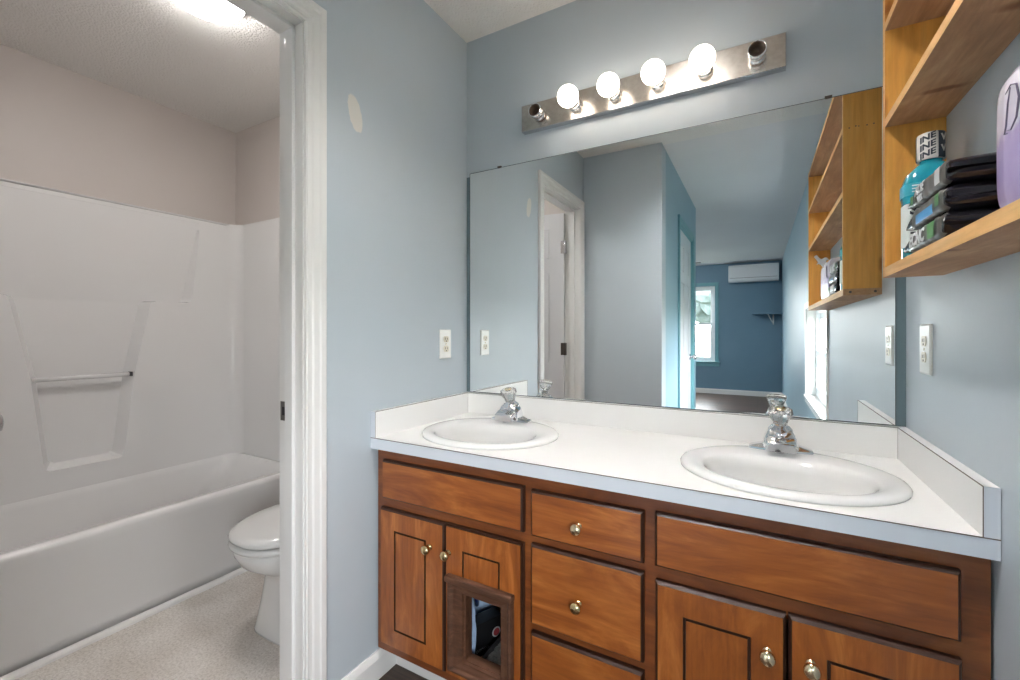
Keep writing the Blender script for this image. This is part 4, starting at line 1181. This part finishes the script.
bm = nb(); loft(bm, [rrect(tx - .234, tx + .234, -.224, -.020, .03, .7155), rrect(tx - .238, tx + .238, -.228, -.018, .03, .725), rrect(tx - .238, tx + .238, -.228, -.018, .03, .742), rrect(tx - .230, tx + .230, -.220, -.022, .03, .75)], 0); obj('tank_lid', bm, 'porcelain', tl)
bm = nb(); tube(bm, [(tx - .16, -.216, .665), (tx - .16, -.234, .665)], .009, 12); tube(bm, [(tx - .165, -.232, .666), (tx - .12, -.236, .660), (tx - .085, -.236, .655)], [.008, .006, .008], 10); obj('flush_lever', bm, 'chrome', tl)

# ceiling dome lamp
def dome_glow(nm, DOME):
    m = bpy.data.materials.new(nm); m.use_nodes = True
    nt = m.node_tree; b = nt.nodes['Principled BSDF']; b.inputs['Base Color'].default_value = (.8, .8, .82, 1); b.inputs['Roughness'].default_value = .15
    t = nt.nodes.new('ShaderNodeTexCoord'); n = nt.nodes.new('ShaderNodeTexNoise'); n.inputs['Scale'].default_value = 14; n.inputs['Detail'].default_value = 1; n.inputs['Distortion'].default_value = 2
    r = nt.nodes.new('ShaderNodeMapRange'); r.inputs['From Min'].default_value = .3; r.inputs['From Max'].default_value = .7; r.inputs['To Min'].default_value = DOME * .7; r.inputs['To Max'].default_value = DOME * 1.2
    nt.links.new(t.outputs['Object'], n.inputs['Vector']); nt.links.new(n.outputs['Fac'], r.inputs['Value']); nt.links.new(r.outputs[0], b.inputs['Emission Strength'])
    b.inputs['Emission Color'].default_value = (1, .97, .94, 1)
    return m
M['dome_glow'] = dome_glow('dome_glow', DOME); M['bed_glow'] = dome_glow('bed_glow', BED_FILL); M['bath_glow'] = dome_glow('bath_glow', BATH_FILL); M['downlight_reflector'] = mat('downlight_reflector', (.5, .5, .5, 1), .5)
dl = thing('ceiling_light', 'round swirled glass ceiling light in the toilet room', 'ceiling light', (-.68, -.72, ZC))
dc = (-.68, -.72)
bm = nb(); lathe(bm, (*dc, ZC - .0005), (0, 0, -1), [(.128, 0), (.129, .020), (.121, .024)], 40); obj('pan', bm, 'white_trim', dl)
bm = nb(); lathe(bm, (*dc, ZC - .020), (0, 0, -1), [(.118, 0), (.122, .006), (.115, .018), (.095, .030), (.060, .038), (.03, .041), (.001, .042)], 48); obj('glass_shade', bm, 'dome_glow', dl)

# ================================================================== BEDROOM
ac = thing('air_conditioner', 'white split air conditioner high on the bedroom wall', 'air conditioner', (1.03, Y3, 2.22))
bm = nb()
pr_ = [(0, 2.075), (.17, 2.075), (.205, 2.10), (.215, 2.14), (.215, 2.345), (.19, 2.375), (0, 2.38)]
prism(bm, pr_, (.635, Y3, 0), (0, 1, 0), (0, 0, 1), (.79, 0, 0)); bevel_mod(obj('housing', bm, 'vinyl', ac), .008, 3)
bm = nb(); add_box(bm, (.665, Y3 + .10, 2.071), (1.395, Y3 + .20, 2.082), bevel=.003); obj('louvre', bm, 'door_white', ac)
bm = nb(); add_box(bm, (.660, Y3 + .2135, 2.137), (1.400, Y3 + .2165, 2.142)); obj('panel_line', bm, 'dark_grey', ac)
bs = thing('corner_shelf', 'small blue corner shelf on one bracket on the bedroom wall', 'shelf', (1.25, Y3, 1.49))
bm = nb(); add_box(bm, (1.015, Y3 + .0005, 1.478), (W - .001, Y3 + .22, 1.498), bevel=.002); obj('board', bm, 'bed_paint', bs)
bm = nb(); add_box(bm, (1.335, Y3 + .0005, 1.30), (1.357, Y3 + .006, 1.478)); tube(bm, [(1.345, Y3 + .008, 1.31), (1.262, Y3 + .17, 1.474)], .008, 8); add_box(bm, (1.25, Y3 + .003, 1.474), (1.275, Y3 + .20, 1.478)); obj('bracket', bm, 'white_trim', bs)
sw = thing('light_switch', 'white light switch on the hall wall past the closed door', 'light switch', (X1, -3.17, 1.20))
bm = nb(); add_box(bm, (X1 + .0004, -3.205, 1.14), (X1 + .006, -3.135, 1.258), bevel=.002); obj('cover_plate', bm, 'outlet_plate', sw)
bm = nb(); add_box(bm, (X1 + .005, -3.174, 1.19), (X1 + .013, -3.166, 1.208), bevel=.001); obj('toggle', bm, 'outlet_plate', sw)

# daylight portals in the two window openings (guide the sky sampling only)
for nm, loc, rot, sx_, sy_ in (('daylight_portal', (W + .10, (WY0 + WY1) / 2, (WZ0 + WZ1) / 2), (0, PI / 2, 0), WZ1 - WZ0, WY1 - WY0), ('daylight_portal', ((FX0 + FX1) / 2, Y3 - .10, (FZ0 + FZ1) / 2), (PI / 2, 0, 0), FX1 - FX0, FZ1 - FZ0)):
    ld = bpy.data.lights.new(nm, 'AREA'); ld.shape = 'RECTANGLE'; ld.size = sx_; ld.size_y = sy_
    ld.cycles.is_portal = True
    lo = bpy.data.objects.new(nm, ld); COL.objects.link(lo); lo.location = loc; lo.rotation_euler = rot

# added fill lamp for the bedroom, out of view, and the air register above the window
bl = thing('ceiling_light', 'round flush ceiling light in the bedroom', 'ceiling light', (-.9, -5.3, ZC))
bm = nb(); lathe(bm, (-.9, -5.3, ZC - .0005), (0, 0, -1), [(.14, 0), (.14, .018), (.12, .022)], 40); obj('pan', bm, 'white_trim', bl)
bm = nb(); lathe(bm, (-.9, -5.3, ZC - .020), (0, 0, -1), [(.165, 0), (.17, .008), (.16, .03), (.12, .055), (.06, .07), (.001, .074)], 48); obj('glass_shade', bm, 'bed_glow', bl)
cv = thing('ceiling_vent', 'flat ceiling air register above the bedroom window', 'vent', (.05, -7.15, ZC))
bm = nb(); add_box(bm, (-.12, -7.22, ZC - .0005), (.22, -7.08, ZC - .008), bevel=.002); obj('vent_frame', bm, 'door_white', cv)
bm = nb()
for k in range(6): add_box(bm, (-.10, -7.205 + k * .022, ZC - .0075), (.20, -7.195 + k * .022, ZC - .0095))
obj('slats', bm, 'dark_grey', cv)

# added bathroom fill light, unseen, set into the ceiling
al = thing('downlight', 'round recessed ceiling downlight over the bathroom floor in front of the vanity', 'ceiling light', (DLX, DLY, ZC))
bm = nb(); lathe(bm, (DLX, DLY, ZC + .001), (0, 0, -1), [(.088, -.004), (.088, .004), (.094, .006), (.146, .005), (.148, .001), (.148, -.0005), (.088, -.004)], 48, 0, False, False); obj('trim_ring', bm, 'white_trim', al)
bm = nb(); lathe(bm, (DLX, DLY, ZC + .0), (0, 0, 1), [(.088, .004), (.088, .112), (.093, .112), (.093, .004), (.088, .004)], 48, 0, False, False); obj('reflector', bm, 'downlight_reflector', al)
bm = nb(); lathe(bm, (DLX, DLY, ZC + .100), (0, 0, 1), [(.0875, 0), (.0875, .006)], 48); obj('lamp_disc', bm, 'bath_glow', al)
